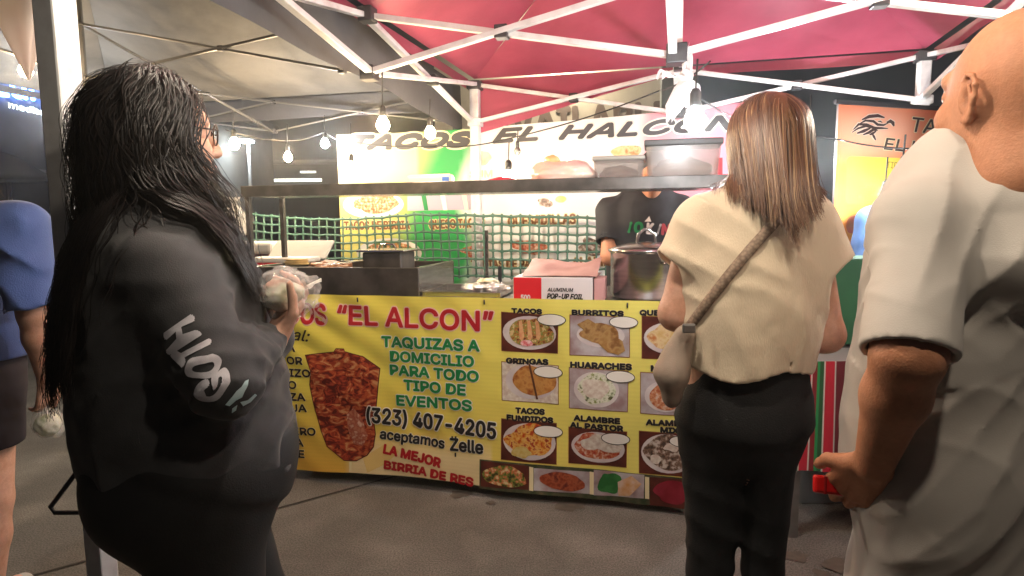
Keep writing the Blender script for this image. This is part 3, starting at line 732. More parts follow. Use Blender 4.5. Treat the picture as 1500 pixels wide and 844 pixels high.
M_wood = food('table_dark', (.06, .012, .008), (.12, .025, .015), sc=14); M_wht2 = food('cheese', (.7, .66, .58), (.55, .45, .38), sc=50); M_marb = food('tablecloth', (.5, .48, .5), (.3, .2, .2), sc=10)
PH = [('TACOS', (750, 458.5), (795, 460), 8, [(736, 457), (818, 463), (817, 516), (736, 513)], M_wood, F1, (776, 487, 38, 24), 1),
      ('BURRITOS', (838, 461), (914, 463), 8.5, [(836, 461), (922, 465), (922, 521), (836, 518)], M_marb, F2, (880, 490, 34, 17), 2),
      ('QUESADILLAS', (937, 461.5), (1034, 463), 8.5, [(941, 463), (1025, 467), (1025, 525), (941, 522)], M_wood, F3, (980, 494, 36, 22), 3),
      ('GRINGAS', (742, 532), (804, 534), 9, [(736, 530), (818, 535), (818, 590), (737, 585)], M_wht2, F4, (778, 558, 36, 25), 4),
      ('HUARACHES', (836, 537), (926, 540), 9.5, [(835, 537), (920, 542), (919, 599), (835, 595)], M_marb, F5, (874, 568, 32, 25), 5),
      ('MULITAS', (953, 541.5), (1018, 544), 9.5, [(939, 543), (1025, 548), (1025, 606), (939, 601)], M_marb, F6, (975, 577, 30, 22), 6),
      ('', None, None, 0, [(736, 613), (815, 619), (815, 677), (736, 671)], M_wood, F7, (776, 645, 37, 26), 7),
      ('', None, None, 0, [(834, 624), (918, 629), (917, 680), (834, 675)], M_wood, F8, (876, 652, 38, 22), 8),
      ('', None, None, 0, [(937, 628), (1022, 633), (1022, 694), (937, 688)], M_wood, F9, (978, 660, 38, 28), 9)]
for t, l, r, c, q, bg, fd, el, sd in PH:
    if t: P.text(t, l, r, c, M_black, 0.05, outline=0.02, om=K_cream)
    cx = sum(x for x, _ in q)/4; cy = sum(y for _, y in q)/4
    P.poly('picture_border', [(cx+(x-cx)*1.025, cy+(y-cy)*1.035) for x, y in q], M_frame, 0.0015)
    o = P.poly('food_picture', q, bg, 0.0025)
    P.ellipse('picture_plate', el[:2], el[2]*1.04, el[3]*1.02, M_plate, 0.0035)
    P.ellipse('picture_food', (el[0]+1, el[1]-1), el[2]*0.9, el[3]*0.86, fd, 0.0045, 0.22, sd)
# accents inside the pictures
P.ellipse('picture_detail', (772, 502), 9, 5, food('radish', (.6, .08, .1), (.72, .5, .5), sc=70), .0055, .2, 21)
for x in (764, 776, 788): P.poly('picture_detail', [(x-3, 470), (x+1, 468), (x+5, 492), (x+2, 498), (x-2, 496)], food('tortilla', (.66, .42, .2), (.6, .25, .12), sc=40), .0052)
P.poly('picture_detail', [(846, 474), (862, 466), (912, 498), (916, 512), (906, 518), (890, 514)], F2, .0056)
P.poly('picture_detail', [(775, 532), (778, 532), (789, 584), (786, 584)], mat('cut_line', (.12, .04, .02), .6), .0056)
P.ellipse('picture_detail', (873, 567), 19, 14, M_wht2, .0056, .3, 22)
P.ellipse('picture_detail', (764, 660), 14, 8, food('onion', (.6, .5, .2), (.55, .4, .1), sc=60), .0056, .3, 24)
P.ellipse('picture_detail', (880, 646), 27, 13, M_wht2, .0056, .35, 23)
P.ellipse('picture_detail', (960, 668), 9, 7, M_wht2, .0056, .4, 25); P.ellipse('picture_detail', (985, 650), 12, 6, M_wht2, .0056, .4, 26)
P.text('TACOS', (756, 604), (798.5, 607), 9, M_black, .05, outline=.02, om=K_cream); P.text('FUNDIDOS', (743, 614.5), (811, 619), 9, M_black, .05, outline=.02, om=K_cream)
P.text('ALAMBRE', (840.5, 614), (909, 617.5), 9, M_black, .05, outline=.02, om=K_cream); P.text('AL PASTOR', (835, 624.5), (913.5, 628.5), 9, M_black, .05, outline=.02, om=K_cream)
P.text('ALAMBRE', (946, 618.5), (1014, 621), 9, M_black, .05, outline=.02, om=K_cream); P.text('MIX', (967, 629.5), (994, 631), 9, M_black, .05, outline=.02, om=K_cream)
for x, y in ((808.6, 467.5), (913.6, 471), (1012, 474), (803.7, 543.5), (909, 549), (1010, 553), (803.7, 630), (902, 638.5), (1001, 642)):
    P.ellipse('price_oval_line', (x, y), 21.5, 8.8, M_black, .0065); P.ellipse('price_oval', (x, y), 20.3, 7.8, K_white, .0073)
P.poly('picture_strip', [(704, 672), (870, 684), (1020, 697), (1020, 742), (950, 735), (830, 724), (704, 714)], mat('dark_green_ink', (.03, .05, .02), .5, col2=(.10, .09, .05), nscale=25), .0012)
for q, fd, el, sd in (([(706, 674), (776, 680), (776, 714), (706, 711)], M_wood, (741, 695, 32, 16), 11), ([(783, 683), (864, 688), (864, 720), (783, 715)], M_marb, (824, 702, 34, 13), 12),
                      ([(870, 685), (944, 691), (943, 725), (870, 722)], M_marb, (893, 704, 17, 15), 13), ([(952, 694), (1018, 698), (1018, 741), (952, 735)], M_wood, (985, 716, 28, 16), 14)):
    P.poly('food_picture', q, fd, .0025)
    P.ellipse('picture_food', el[:2], el[2], el[3], {11: F10, 12: food('ribs', (.22, .03, .01), (.4, .1, .04), (.12, .01, .01), sc=30), 13: food('green_label', (.02, .14, .03), (.05, .25, .06), sc=15), 14: food('raw', (.28, .02, .04), (.2, .01, .02), sc=15)}[sd], .004, .25, sd)
P.poly('picture_detail', [(905, 702), (925, 692), (940, 704), (922, 722), (906, 722)], food('bread', (.6, .3, .1), (.65, .5, .4), sc=20), .0046)
for x in (779.5, 867, 948): P.poly('white_gap', [(x-3, 681+(x-780)*.075), (x+3, 682+(x-780)*.075), (x+3, 716+(x-780)*.06), (x-3, 715+(x-780)*.06)], K_cream, .0032)
for u in (0.36, 1.02, 1.7):
    MB().tube([bfn(u, TOPZ-.02, .004), bfn(u, TOPZ+.002, .006)], .004, 6).build('tie_hook', M_dark, ban)

# ------------------------------------------------------------------ rear banner
RT0 = np.array([-0.241, 4.28, 0])+np.array([0.2406, 0.971, 0])*0.06; RTN = np.array([-0.2406, -0.971, 0])
def rpx(x, y):
    p = on_plane(x, y, RT0, RTN)-RT0; return float(p@TU), float(p[2])
def rfn(u, v, l):
    return RT0+TU*u+UPZ*v+RTN*(l+0.02*math.sin(u*4.2)*0.6+0.02*(float(noise3(np.array([u*3, v*2, 9.1])))-.5))
uL, vL = rpx(495, 196); uR, vR = rpx(1100, 149)
def rcol(u, v):
    t = (u-uL)/(uR-uL)
    g = (0.03, 0.42, 0.10); w = (0.85, 0.85, 0.83); r = (0.75, 0.10, 0.16); y = (0.80, 0.74, 0.22)
    n = 0.06*(float(noise3(np.array([u*2.5, v*2.5, 2.2])))-.5)
    c = y if t < .12 else lerp(y, g, (t+n*1.3-.12-(v-1.45)*.08)/.12)  # yellow left end: warm bulb light put into the print colour
    c = lerp(c, (0.8, 0.78, 0.35), (v-1.55)/.25 if t < .22 else 0)
    c = lerp(c, w, (t+n-.33)/.03); c = lerp(c, (0.82, 0.35, 0.42), (t+n*.4-.76)/.03); c = lerp(c, r, (t-.9)/.12)
    return c
rb = thing('rear_banner', RT0+TU*0.5+UPZ*0.75, 'wide green, white and red banner lettered TACOS EL HALCON behind the cook', 'banner')
vT = (vL+vR)/2
sheet(rb, lambda u, v, l: rfn(u, .75+(v-.75)*((vL-.012+(vR-vL+.012)*(u-uL)/(uR-uL)-.03*math.sin(math.pi*(u-uL)/(uR-uL)))-.75)/(vT-.75), l), uL, uR, 0.75, vT, 90, 60, rcol, print_mat('rear_vinyl', .5, .1, .2))
R = Print(rb, rfn, rpx)
K_dk = mat('charcoal_ink', (.05, .05, .055), .5)
R.text('TACOS', (517, 221), (694, 216), 24, K_dk, .06, .35, .05, K_cream, name='title_lettering')
R.text('EL', (721, 211), (790, 207), 22, K_dk, .045, .35, .05, K_white, name='title_lettering')
R.text('HALCON', (818, 206), (1090, 190), 22.5, K_dk, .045, .35, .05, K_white, name='title_lettering')
K_bc = mat('brown_cream_ink', (.22, .09, .03), .5)
for s, l, r, c in (('TACOS DE BIRRIA', (506, 337), (600, 336), 13), ('QUESO TACOS', (628, 336), (711, 333), 14), ('QUESADILLAS', (745, 332), (844, 328), 15),
                   ('TORTAS DE PASTOR', (690, 394), (812, 392), 13), ('ALAMBRES', (838, 391), (925, 389), 14), ('NUESTRO MENU', (668, 262), (770, 258), 12)):
    if s.startswith('NUES'): continue
    R.text(s, l, r, c, K_bc, .03, 0, .035, K_cream)
R.text('SUM', (688, 261), (722, 260), 11, K_cream, .03)
R.ellipse('picture_plate', (547, 300), 44, 20, K_white, .002); R.ellipse('picture_food', (548, 299), 33, 14, F6, .003, .25, 31)
R.ellipse('picture_plate', (570, 371), 47, 22, K_white, .002); R.ellipse('picture_food', (572, 371), 38, 17, F10, .003, .25, 32)
R.ellipse('picture_food', (706, 232), 14, 10, food('sun', (.75, .4, .25), (.8, .6, .45), sc=20), .003, .2, 33)
R.poly('drinks_picture', [(596, 282), (703, 280), (703, 307), (596, 309)], mat('lilac_ink', (.38, .36, .46), .5), .002)
for x, m in ((620, K_green), (648, K_white), (680, K_pink)): R.poly('drink_stripe', [(x-4, 284), (x+3, 284), (x+7, 308), (x+1, 308)], m, .003)
R.ellipse('picture_food', (778, 362), 26, 11, F8, .003, .4, 34); R.ellipse('picture_food', (694, 368), 20, 9, F8, .003, .4, 35); R.ellipse('picture_food', (868, 362), 22, 12, F9, .003, .4, 36)
R.ellipse('picture_food', (800, 297), 10, 6, F9, .003, .4, 37); R.ellipse('picture_food', (822, 292), 8, 5, food('lime', (.35, .5, .1), (.5, .6, .25), sc=20), .003, .1, 38)
R.poly('red_lettering_block', [(1046, 232), (1058, 231), (1058, 262), (1046, 263)], K_red, .002)
R.ellipse('picture_food', (915, 222), 22, 9, F3, .003, .3, 39)
for u, v in ((uL+.03, vL-.03), (uR-.03, vR-.03), (0.0, vL-.02)):
    MB().lathe([(.012, 0), (.012, .003), (.006, .003)], rfn(u, v, .002), 12, 0, (TU, UPZ, RTN)).build('grommet', M_steel, rb)

# ------------------------------------------------------------------ orange banner on the right
oa = W(1230, 152, 3.38); ob = W(1350, 165, 3.56)
OTU = nrm(np.array([ob[0]-oa[0], ob[1]-oa[1], 0])); OTN = np.array([OTU[1], -OTU[0], 0]); OT0 = np.array([oa[0], oa[1], 0])
def opx(x, y):
    p = on_plane(x, y, OT0, OTN)-OT0; return float(p@OTU), float(p[2])
OZ = oa[2]
def ofn(u, v, l): return OT0+OTU*u+UPZ*v+OTN*(l+.02*(float(noise3(np.array([u*4, v*2.3, 5.5])))-.5)+.006*math.sin(u*14+v*3)*max(0, v-1.5))
def ocol(u, v):
    c = lerp((0.84, 0.46, 0.06), (0.84, 0.17, 0.045), (v-1.1)/.75)
    a = math.hypot((u-.3)/.5, (v-1.85)/.22); return lerp((0.86, 0.55, 0.38), c, a)
obn = thing('menu_banner', OT0+OTU*.55+UPZ*.75, 'orange menu banner with an eagle emblem hanging behind the bald man', 'banner')
sheet(obn, ofn, 0, 1.3, .7, OZ, 60, 60, ocol, print_mat('orange_vinyl', .5, .1, .15))
MB().bar(OT0-OTU*.03+UPZ*(OZ+.008), OT0+OTU*1.33+UPZ*(OZ+.008), .022, .022).build('top_rail', M_dark, obn)
for u in (0.02, 1.28): MB().bar(OT0+OTU*u-OTN*.02+UPZ*0, OT0+OTU*u-OTN*.02+UPZ*OZ, .02, .02).build('support_pole', M_grey, obn)
O = Print(obn, ofn, opx)
K_br = mat('dark_brown_ink', (.035, .012, .01), .5)
O.text('TACOS', (1334, 193), (1430, 203), 21, K_br, .01, .12, .03, K_cream, name='title_lettering')
O.text('EL HALCON', (1295, 219), (1436, 235), 17, K_br, .015, .12, .03, K_cream, name='title_lettering')
bx = [opx(1241, 229), opx(1335, 234), opx(1335, 305), opx(1241, 299)]
def rounded(q, r=.03):
    (x0, y1), (x1, _), _, (_, y0) = q; x1 = x1+.25; pts = []
    for cx, cy, a0 in ((x1-r, y1-r, 0), (x0+r, y1-r, 90), (x0+r, y0+r, 180), (x1-r, y0+r, 270)):
        for k in range(6): a = math.radians(a0+18*k); pts.append((cx+r*math.cos(a), cy+r*math.sin(a)))
    return pts
O.poly('yellow_panel', rounded(bx), mat('yellow_ink', (.82, .62, .06), .5), .002, True)
K_ol = mat('olive_ink', (.25, .18, .01), .5); K_pl = mat('pale_olive_ink', (.5, .4, .05), .5)
O.text('TIPOS', (1298, 246), (1328, 249), 9.5, K_ol, .005, lift=.004)
for s, l, yb in (('\u2022ASADA', 1273, 265), ('\u2022CABEZA', 1259, 279.5), ('\u2022TRIPA', 1245, 293)): O.text(s, (l, yb), (l+8.4*len(s), yb+2.5), 9, K_pl, .0, lift=.004)
# eagle emblem: sweeping dark feather strokes with pale edging
def stroke(pts, w, m, lift):
    """tapered brush stroke through photo points"""
    q = [np.array((1220+x/4.56, 145+y/4.56)) for x, y in pts]; n = len(q); L_ = []; R_ = []
    for i in range(n):
        t = q[min(i+1, n-1)]-q[max(i-1, 0)]; t = t/np.linalg.norm(t); nn = np.array([-t[1], t[0]]); k = w*math.sin(math.pi*(i+.35)/(n-.3))**.8/4.56
        L_.append(q[i]+nn*k); R_.append(q[i]-nn*k)
    return O.poly('emblem', L_+R_[::-1], m, lift)
EG = [([(190, 140), (240, 118), (300, 112), (345, 125)], 12), ([(160, 175), (215, 145), (270, 150), (300, 172), (340, 175), (372, 160)], 9), ([(360, 158), (385, 148), (402, 160), (408, 182)], 13),
      ([(135, 205), (170, 170), (225, 172), (270, 185)], 9), ([(125, 225), (165, 198), (220, 180), (285, 195), (330, 195), (370, 198)], 9), ([(160, 230), (205, 215), (250, 195)], 11),
      ([(200, 240), (240, 225), (270, 205), (300, 210)], 10), ([(245, 240), (265, 232), (290, 215)], 9), ([(265, 235), (275, 250), (288, 275)], 9), ([(300, 150), (318, 150), (330, 158)], 5)]
for s_, w_ in EG: stroke(s_, w_+7, mat('pale_edge_ink', (.85, .68, .55), .5), .002)
for s_, w_ in EG: stroke(s_, w_, K_br, .0035)
O.ellipse('picture_food', (1248, 330), 9, 14, food('salsa', (.6, .10, .05), (.5, .2, .06), sc=20), .003, .2, 41)
# ================================================================== STALL EQUIPMENT
def tpt(u, d, z): return BT0+BTU*u-BTN*d+UPZ*z          # u along the table, d back from its front edge
def upx(x, d, y=400):
    p = on_plane(x, y, BT0-BTN*d, BTN)-BT0; return float(p@BTU)
# griddle
u0 = upx(372, .03); u1 = upx(612, .03); gz = TOPZ+.148; gd = .60
root = thing('griddle', tpt((u0+u1)/2, .3, TOPZ), 'long dark steel griddle box on the left half of the serving table', 'griddle')
GX = (u0+u1)/2; GWd = u1-u0
MB().box(tpt(GX, .04, TOPZ+.076), (GWd, .012, .146), ax_t, 0, .003).build('front_panel', M_dsteel, root)
MB().box(tpt(GX, gd, TOPZ+.076), (GWd, .012, .146), ax_t, 0, .003).build('back_panel', M_dsteel, root)
for u in (u0+.006, u1-.006): MB().box(tpt(u, (gd+.04)/2, TOPZ+.078), (.012, gd-.04-.014, .15), ax_t, 0, .003).build('side_panel', M_steel, root)
MB().box(tpt(GX, (gd+.04)/2, TOPZ+.10), (GWd-.03, gd-.06, .02), ax_t).build('cooking_plate', mat('seasoned_plate', (.03, .028, .025), .3, .6, col2=(.10, .07, .04), nscale=15), root)
ub = upx(605, .3)
# food on the griddle, tongs, tortillas
M_grm = mat('griddled_meat', (.16, .06, .03), .5, col2=[(.30, .13, .06), (.42, .22, .11)], nscale=40, bump=.8, bscale=60, bdist=.01)
for du, dd_, r_, sd, lb in ((.30, .30, (.13, .10, .045), 1, 'heap of chopped browned meat in the middle of the griddle'), (.62, .34, (.10, .09, .040), 2, 'smaller heap of browned meat near the griddle pan')):
    c = tpt(u0+du, dd_, TOPZ+.122); o = MB().blob(c, r_, .3, 3.2, 4, 0, ax_t, sd).build('meat_heap', M_grm, None, c); tag(o, lb, 'food')
c = tpt(u0+.17, .17, TOPZ+.151); mb = MB()
for i in range(6): mb.lathe([(0, 0), (.062, .001), (.064, .004), (0, .005)], c+np.array([.006*math.sin(i*2), .005*math.cos(i*3), .0055*i]), 20)
tag(mb.build('tortilla_stack', mat('tortilla_yellow', (.70, .55, .26), .7, col2=(.60, .42, .18), nscale=30), None, c), 'short stack of yellow tortillas at the front of the griddle', 'food')
tg = thing('tongs', tpt(u0+.45, .2, TOPZ+.152), 'steel tongs lying across the griddle rim', 'tongs')
for s_ in (-1, 1): MB().bar(tpt(u0+.40, .05, TOPZ+.158), tpt(u0+.52+.022*s_, .36, TOPZ+.172), .016, .003, bev=.001).build('arm', M_steel, tg)
cv = thing('steel_pan', tpt(ub-.12, .27, TOPZ+.12), 'lidded steel pan standing in the right end of the griddle', 'pan')
MB().box(tpt(ub-.12, .26, TOPZ+.17), (.22, .2, .10), ax_t, 0, .008).build('pan_body', M_dsteel, cv)
MB().box(tpt(ub-.12, .26, TOPZ+.228), (.27, .24, .012), ax_t, 0, .004).build('lid', M_steel, cv)
MB().tube([tpt(ub-.17, .24, TOPZ+.234), tpt(ub-.16, .24, TOPZ+.26), tpt(ub-.08, .24, TOPZ+.26), tpt(ub-.07, .24, TOPZ+.234)], .005, 8).build('handle', M_steel, cv)
# frame with overhead shelf (food guard)
PL = W(368, 300, 3.24); SU0 = upx(362, .06); SU1 = 2.2; SZ = W(600, 284, 3.05)[2]
root = thing('overhead_shelf', tpt((SU0+SU1)/2, .2, TOPZ), 'steel overhead shelf on posts above the serving table', 'shelf')
def spt(u, d, z): return tpt(u, d, z)
MB().box(spt((SU0+SU1)/2, .05, SZ+.030), (SU1-SU0, .012, .058), ax_t, 0, .003).build('front_lip', M_dsteel, root)
MB().box(spt((SU0+SU1)/2, .225, SZ+.012), (SU1-SU0, .334, .012), ax_t, 0, .002).build('shelf_board', M_steel, root)
for u in (SU0+.02, SU1-.02):
    for d in (.075, .385): MB().box(spt(u, d, (TOPZ+SZ)/2), (.026, .026, SZ-TOPZ+.008), ax_t, 0, .003).build('post', M_dsteel, root)
SHZ = SZ+.019
# net behind the cooking side
nl = rpx(352, 320)[0]+.0; nr = rpx(905, 330)[0]
M_net = mat('green_net', (.04, .12, .085), .6, col2=(.08, .17, .13), nscale=3)
mb = MB(); NT0 = RT0+RTN*.14; NX = 46; NZ = 7; z0, z1 = 1.0, 1.47
def npt(i, j):
    a = i/NX; b = j/NZ; sg_ = .05*math.sin(math.pi*min(1, a*1.9)) + .085*a
    return NT0+TU*(nl+(nr-nl)*a)+UPZ*(z0+(z1-z0)*b-sg_*b+.004*math.sin(i*2.1+j))+RTN*(.02*math.sin(a*9+b*2))
for j in range(NZ+1): mb.tube([npt(i, j) for i in range(NX+1)], .0075 if j < NZ else .009, 5)
for i in range(NX+1): mb.tube([npt(i, j) for j in range(NZ+1)], .0068, 5)
for i in range(0, NX+1):
    for j in range(0, NZ+1): 
        c = npt(i, j); mb.box(c, (.026, .008, .026), (nrm(TU+UPZ), RTN, nrm(UPZ-TU)))
tag(mb.build('plastic_net', M_net, None, NT0), 'green plastic mesh net stretched behind the griddle', 'net')
# tray, foil, utensils
ut = upx(690, .25)
root = thing('sheet_pan', tpt(ut, .25, TOPZ), 'shallow aluminium sheet pan on the table between griddle and foil box', 'tray')
mb = MB(); sz_ = (.40, .36)
mb.box(tpt(ut, .25, TOPZ+.004), (sz_[0], sz_[1], .004), ax_t)
mb.build('pan_base', M_steel, root)
mb = MB()
for s in (-1, 1):
    mb.box(tpt(ut+s*sz_[0]/2, .25, TOPZ+.016), (.008, sz_[1]+.01, .026), ax_t, 0, .002); mb.box(tpt(ut, .25+s*sz_[1]/2, TOPZ+.0165), (sz_[0]-.01, .008, .026), ax_t, 0, .002)
mb.build('rim', M_steel, root)
M_foil = mat('crinkled_foil', (.72, .71, .70), .25, .9, bump=.9, bscale=38, bdist=.02)
uf = upx(712, .22); c = tpt(uf, .22, TOPZ+.034)
o = MB().blob(c, (.115, .085, .032), .28, 3.2, 5, 0, ax_t, 3).build('foil_wrap', M_foil, None, c); tag(o, 'crumpled silver foil lump lying on the sheet pan', 'foil')
c = tpt(uf+.01, .22, TOPZ+.066)
o = MB().blob(c, (.05, .04, .018), .3, 3.5, 4, 0, ax_t, 5).build('tortilla_pile', mat('pale_food', (.6, .52, .33), .6, col2=(.7, .66, .5), nscale=30), None, c); tag(o, 'pale food heap on top of the crumpled foil', 'food')
for x, zt, w, m, l in ((712, .33, .020, M_steel, 'tall flat steel spatula standing behind the sheet pan'), (731, .13, .022, M_dark, 'short black handled tool standing behind the sheet pan')):
    uu = upx(x, .44); rt = thing('kitchen_tool', tpt(uu, .46, TOPZ), l, 'utensil')
    MB().box(tpt(uu, .46, TOPZ+zt*.62), (w, .006, zt*.76), ax_t, 0, .002).build('blade' if zt > .2 else 'handle', m, rt)
    MB().box(tpt(uu, .46, TOPZ+zt*.12), (w*1.25, .022, zt*.235), ax_t, 0, .004).build('grip', M_dark if zt > .2 else M_steel, rt)
# foil box
ua = upx(752, .02, 425); ub_ = upx(868, .02, 425); bh = .112
root = thing('foil_box', tpt((ua+ub_)/2, .14, TOPZ), 'red and white carton of pop-up foil at the table edge', 'box')
M_card = mat('white_card', (.74, .70, .71), .45); M_redc = mat('red_card', (.66, .02, .03), .4)
MB().box(tpt((ua+ub_)/2, .13, TOPZ+bh/2), (ub_-ua, .22, bh), ax_t, 0, .003).build('carton', M_card, root)
def fb(x, y): p = on_plane(x, y, BT0-BTN*.0195, BTN)-BT0; return float(p@BTU), float(p[2])
FBp = Print(root, lambda u, v, l: BT0+BTU*u+UPZ*v-BTN*(.0195-l), fb)
um = upx(793, .02, 425)
FBp.poly('red_panel', [(ua+.002, TOPZ+.002), (um, TOPZ+.002), (um, TOPZ+bh-.002), (ua+.002, TOPZ+bh-.002)], M_redc, .0012, True)
FBp.text('500', (763, 439.5), (777, 439.8), 8, M_card, .03, name='lettering', lift=.0025)
FBp.text('ALUMINUM', (802, 427), (840, 427.5), 5.5, M_dark, .02, .2, name='lettering', lift=.0025)
FBp.text('POP-UP FOIL', (801, 437.5), (854, 439), 8, M_black, .03, .25, name='lettering', lift=.0025)
MB().box(tpt(ub_+.03, .12, TOPZ+.055), (.05, .16, .105), ax_t, 0, .004).build('side_flap', mat('pinkish_card', (.62, .33, .32), .5), root)
pm = (ua+ub_)/2+.02
mb = MB(); mb.grid(lambda a, b: tpt(pm-.17+.36*a, .03+.27*b, TOPZ+bh+.006+.055*b+.012*math.sin(a*8)*b+.02*(float(noise3(np.array([a*5, b*5, .3])))-.4)*(.2+b)), 24, 14)
mb.grid(lambda a, b: tpt(pm-.17+.36*a, .03+.27*b, TOPZ+bh+.002+.0*b), 24, 14, flip=True)
o = mb.build('paper_sheets', mat('brown_pink_paper', (.30, .14, .13), .6, col2=(.40, .22, .2), nscale=8), None, tpt(pm, .15, TOPZ+bh)); tag(o, 'stack of brownish pink paper sheets lying on the foil box', 'paper')
# stock pot
uc = upx(946, .24, 400); c = tpt(uc, .24, TOPZ); PRd = .172; Hp = .225
root = thing('stock_pot', c, 'large steel stock pot with glass-knobbed lid beside the foil box', 'pot')
MB().lathe([(PRd-.01, 0), (PRd, .012), (PRd, Hp-.01), (PRd+.008, Hp), (PRd+.003, Hp+.004), (PRd-.004, Hp)], c, 48).build('pot_body', M_steel, root)
lid = MB().lathe([(PRd+.012, Hp+.003), (PRd+.014, Hp+.010), (PRd*.85, Hp+.026), (PRd*.5, Hp+.043), (0.0, Hp+.05)], c, 48).build('lid', M_steel, root)
MB().tube([c+UPZ*(Hp+.045)-BTU*.045, c+UPZ*(Hp+.085)-BTU*.038, c+UPZ*(Hp+.108)-BTU*.012, c+UPZ*(Hp+.108)+BTU*.012, c+UPZ*(Hp+.085)+BTU*.038, c+UPZ*(Hp+.045)+BTU*.045], .0075, 10).build('lid_handle', M_steel, lid)
for s in (-1, 1):
    dv = nrm(BTN*.75*s+BTU*.66*s); sd_ = np.cross(UPZ, dv); q = c+UPZ*(Hp-.045)
    MB().tube([q+dv*(PRd-.003)-sd_*.055, q+dv*(PRd+.035)-sd_*.052, q+dv*(PRd+.042), q+dv*(PRd+.035)+sd_*.052, q+dv*(PRd-.003)+sd_*.055], .007, 10).build('side_handle', M_steel, root)
# things on the overhead shelf
M_clear = mat('cloudy_plastic', (.36, .32, .30), .25, alpha=.38, col2=(.28, .24, .22), nscale=6)
def tub(x0, x1, yt, lab, name, content, lid_m, dd=.2, dep=.2, ch=.5):
    ua, ub = upx(x0, dd-dep/2, 250), upx(x1, dd-dep/2, 250); z1 = W((x0+x1)/2, yt, (tpt((ua+ub)/2, dd-dep/2, 0))[1])[2]; h = z1-SHZ
    rt = thing('plastic_tub', tpt((ua+ub)/2, dd, SHZ), lab, 'container')
    m = (ua+ub)/2; w = ub-ua
    mb = MB(); n = 0
    def ring(s, z): return [tpt(m+s*w/2*a, dd+s*dep/2*b, z) for a, b in ((-1, -.8), (-.9, -1), (.9, -1), (1, -.8), (1, .8), (.9, 1), (-.9, 1), (-1, .8))]
    V = ring(.90, SHZ+.002)+ring(.97, SHZ+h*.86)+ring(.94, SHZ+h*.86)+ring(.87, SHZ+.006)
    F = [tuple(range(8))[::-1]]
    for k in range(3):
        for i in range(8): F.append((k*8+i, k*8+(i+1) % 8, k*8+8+(i+1) % 8, k*8+8+i))
    F.append(tuple(range(24, 32)))
    mb.add(V, F); mb.build('tub_wall', M_clear, rt)
    lm = MB(); lm.box(tpt(m, dd, SHZ+h*.93), (w*1.02, dep*1.04, h*.14), ax_t, 0, .006); lm.build('lid', lid_m, rt)
    c_ = tpt(m, dd, SHZ+.008+h*.5*ch); b = MB().blob(c_, (w*.38, dep*.36, h*ch*.5), .12, 2.5, 4, 0, ax_t, 9).build('contents', content, rt)
    return rt
tub(944, 1058, 203, 'large cloudy tub with dark lid and brown contents on the overhead shelf', 'tub', mat('brown_food', (.30, .16, .10), .5, col2=[(.38, .22, .15), (.6, .48, .32)], nscale=12, lo=.4, hi=.8), mat('smoky_lid', (.035, .032, .03), .45), ch=.62)
tub(868, 944, 228, 'smaller clear tub of dark meat next to the large tub', 'tub', mat('dark_meat', (.14, .05, .025), .4, col2=(.22, .09, .05), nscale=20), mat('grey_lid', (.32, .31, .28), .3), dep=.17, ch=.68)
um_ = upx(823, .18, 250); c = tpt(um_, .18, SHZ+.068)
root = thing('meat_bag', tpt(um_, .18, SHZ), 'pale pink bagged meat lump with a yellow tip on the overhead shelf', 'meat')
MB().blob(c, (.165, .10, .07), .13, 1.8, 5, 0, ax_t, 4).build('meat', mat('pink_meat', (.72, .36, .34), .3, sss=.3, col2=[(.78, .52, .46), (.8, .66, .56)], nscale=4, coat=.4), root)
MB().blob(c+UPZ*.065-BTU*.05, (.04, .04, .028), .2, 2, 3, 0, ax_t, 6).build('tip', mat('yellow_fat', (.75, .5, .22), .35), root)
ur = upx(738, .18, 255); c = tpt(ur, .17, SHZ+.028)
o = MB().blob(c, (.10, .07, .034), .12, 2, 4, 0, ax_t, 8).build('red_bundle', mat('red_wrap', (.42, .02, .05), .35, coat=.3), None, c); tag(o, 'flat dark red bundle on the overhead shelf, left of the meat', 'bundle')
ud0, ud1 = upx(592, .2, 250), upx(661, .2, 250); c = tpt((ud0+ud1)/2, .24, SHZ+.045)
root = thing('pale_box', tpt((ud0+ud1)/2, .24, SHZ), 'pale pinkish box with a small blue square on the overhead shelf', 'box')
MB().box(c, (ud1-ud0, .06, .09), ax_t, 0, .02).build('box_body', mat('pale_pink_plastic', (.62, .48, .42), .4), root)
MB().box(tpt(ud1-.035, .2095, SHZ+.055), (.038, .003, .038), ax_t, 0, .001).build('blue_square', mat('blue_label', (.03, .12, .45), .4), root)
# left of the griddle: cooler, white tub, bag, foam box
ucl = upx(356, .75, 380)
cz = W(380, 372, tpt(ucl, .62, 0)[1])[2]
root = thing('red_cooler', tpt(ucl, .62, 0), 'red cooler with thick white lid standing left of the griddle', 'cooler')
MB().box(tpt(ucl-.05, .95, (cz-.02)/2+.25), (.46, .34, cz-.53), ax_t, 0, .02).build('cooler_body', mat('red_plastic', (.55, .02, .03), .35), root)
MB().box(tpt(ucl-.05, .95, cz+.03), (.50, .37, .08), ax_t, 0, .02).build('lid', mat('white_plastic', (.75, .72, .66), .35), root)
MB().box(tpt(ucl-.05, .95, .24), (.5, .4, .48), ax_t, 0, .02).build('stand', mat('grey_crate', (.2, .2, .2), .6), root)
c = W(345, 345, 3.85); 
M_film = mat('clear_film', (.85, .85, .84), .10, alpha=.24, bump=.7, bscale=34, bdist=.012, spec=.9)
M_film2 = mat('white_film', (.82, .80, .76), .3, alpha=.75, bump=.8, bscale=18, bdist=.03)
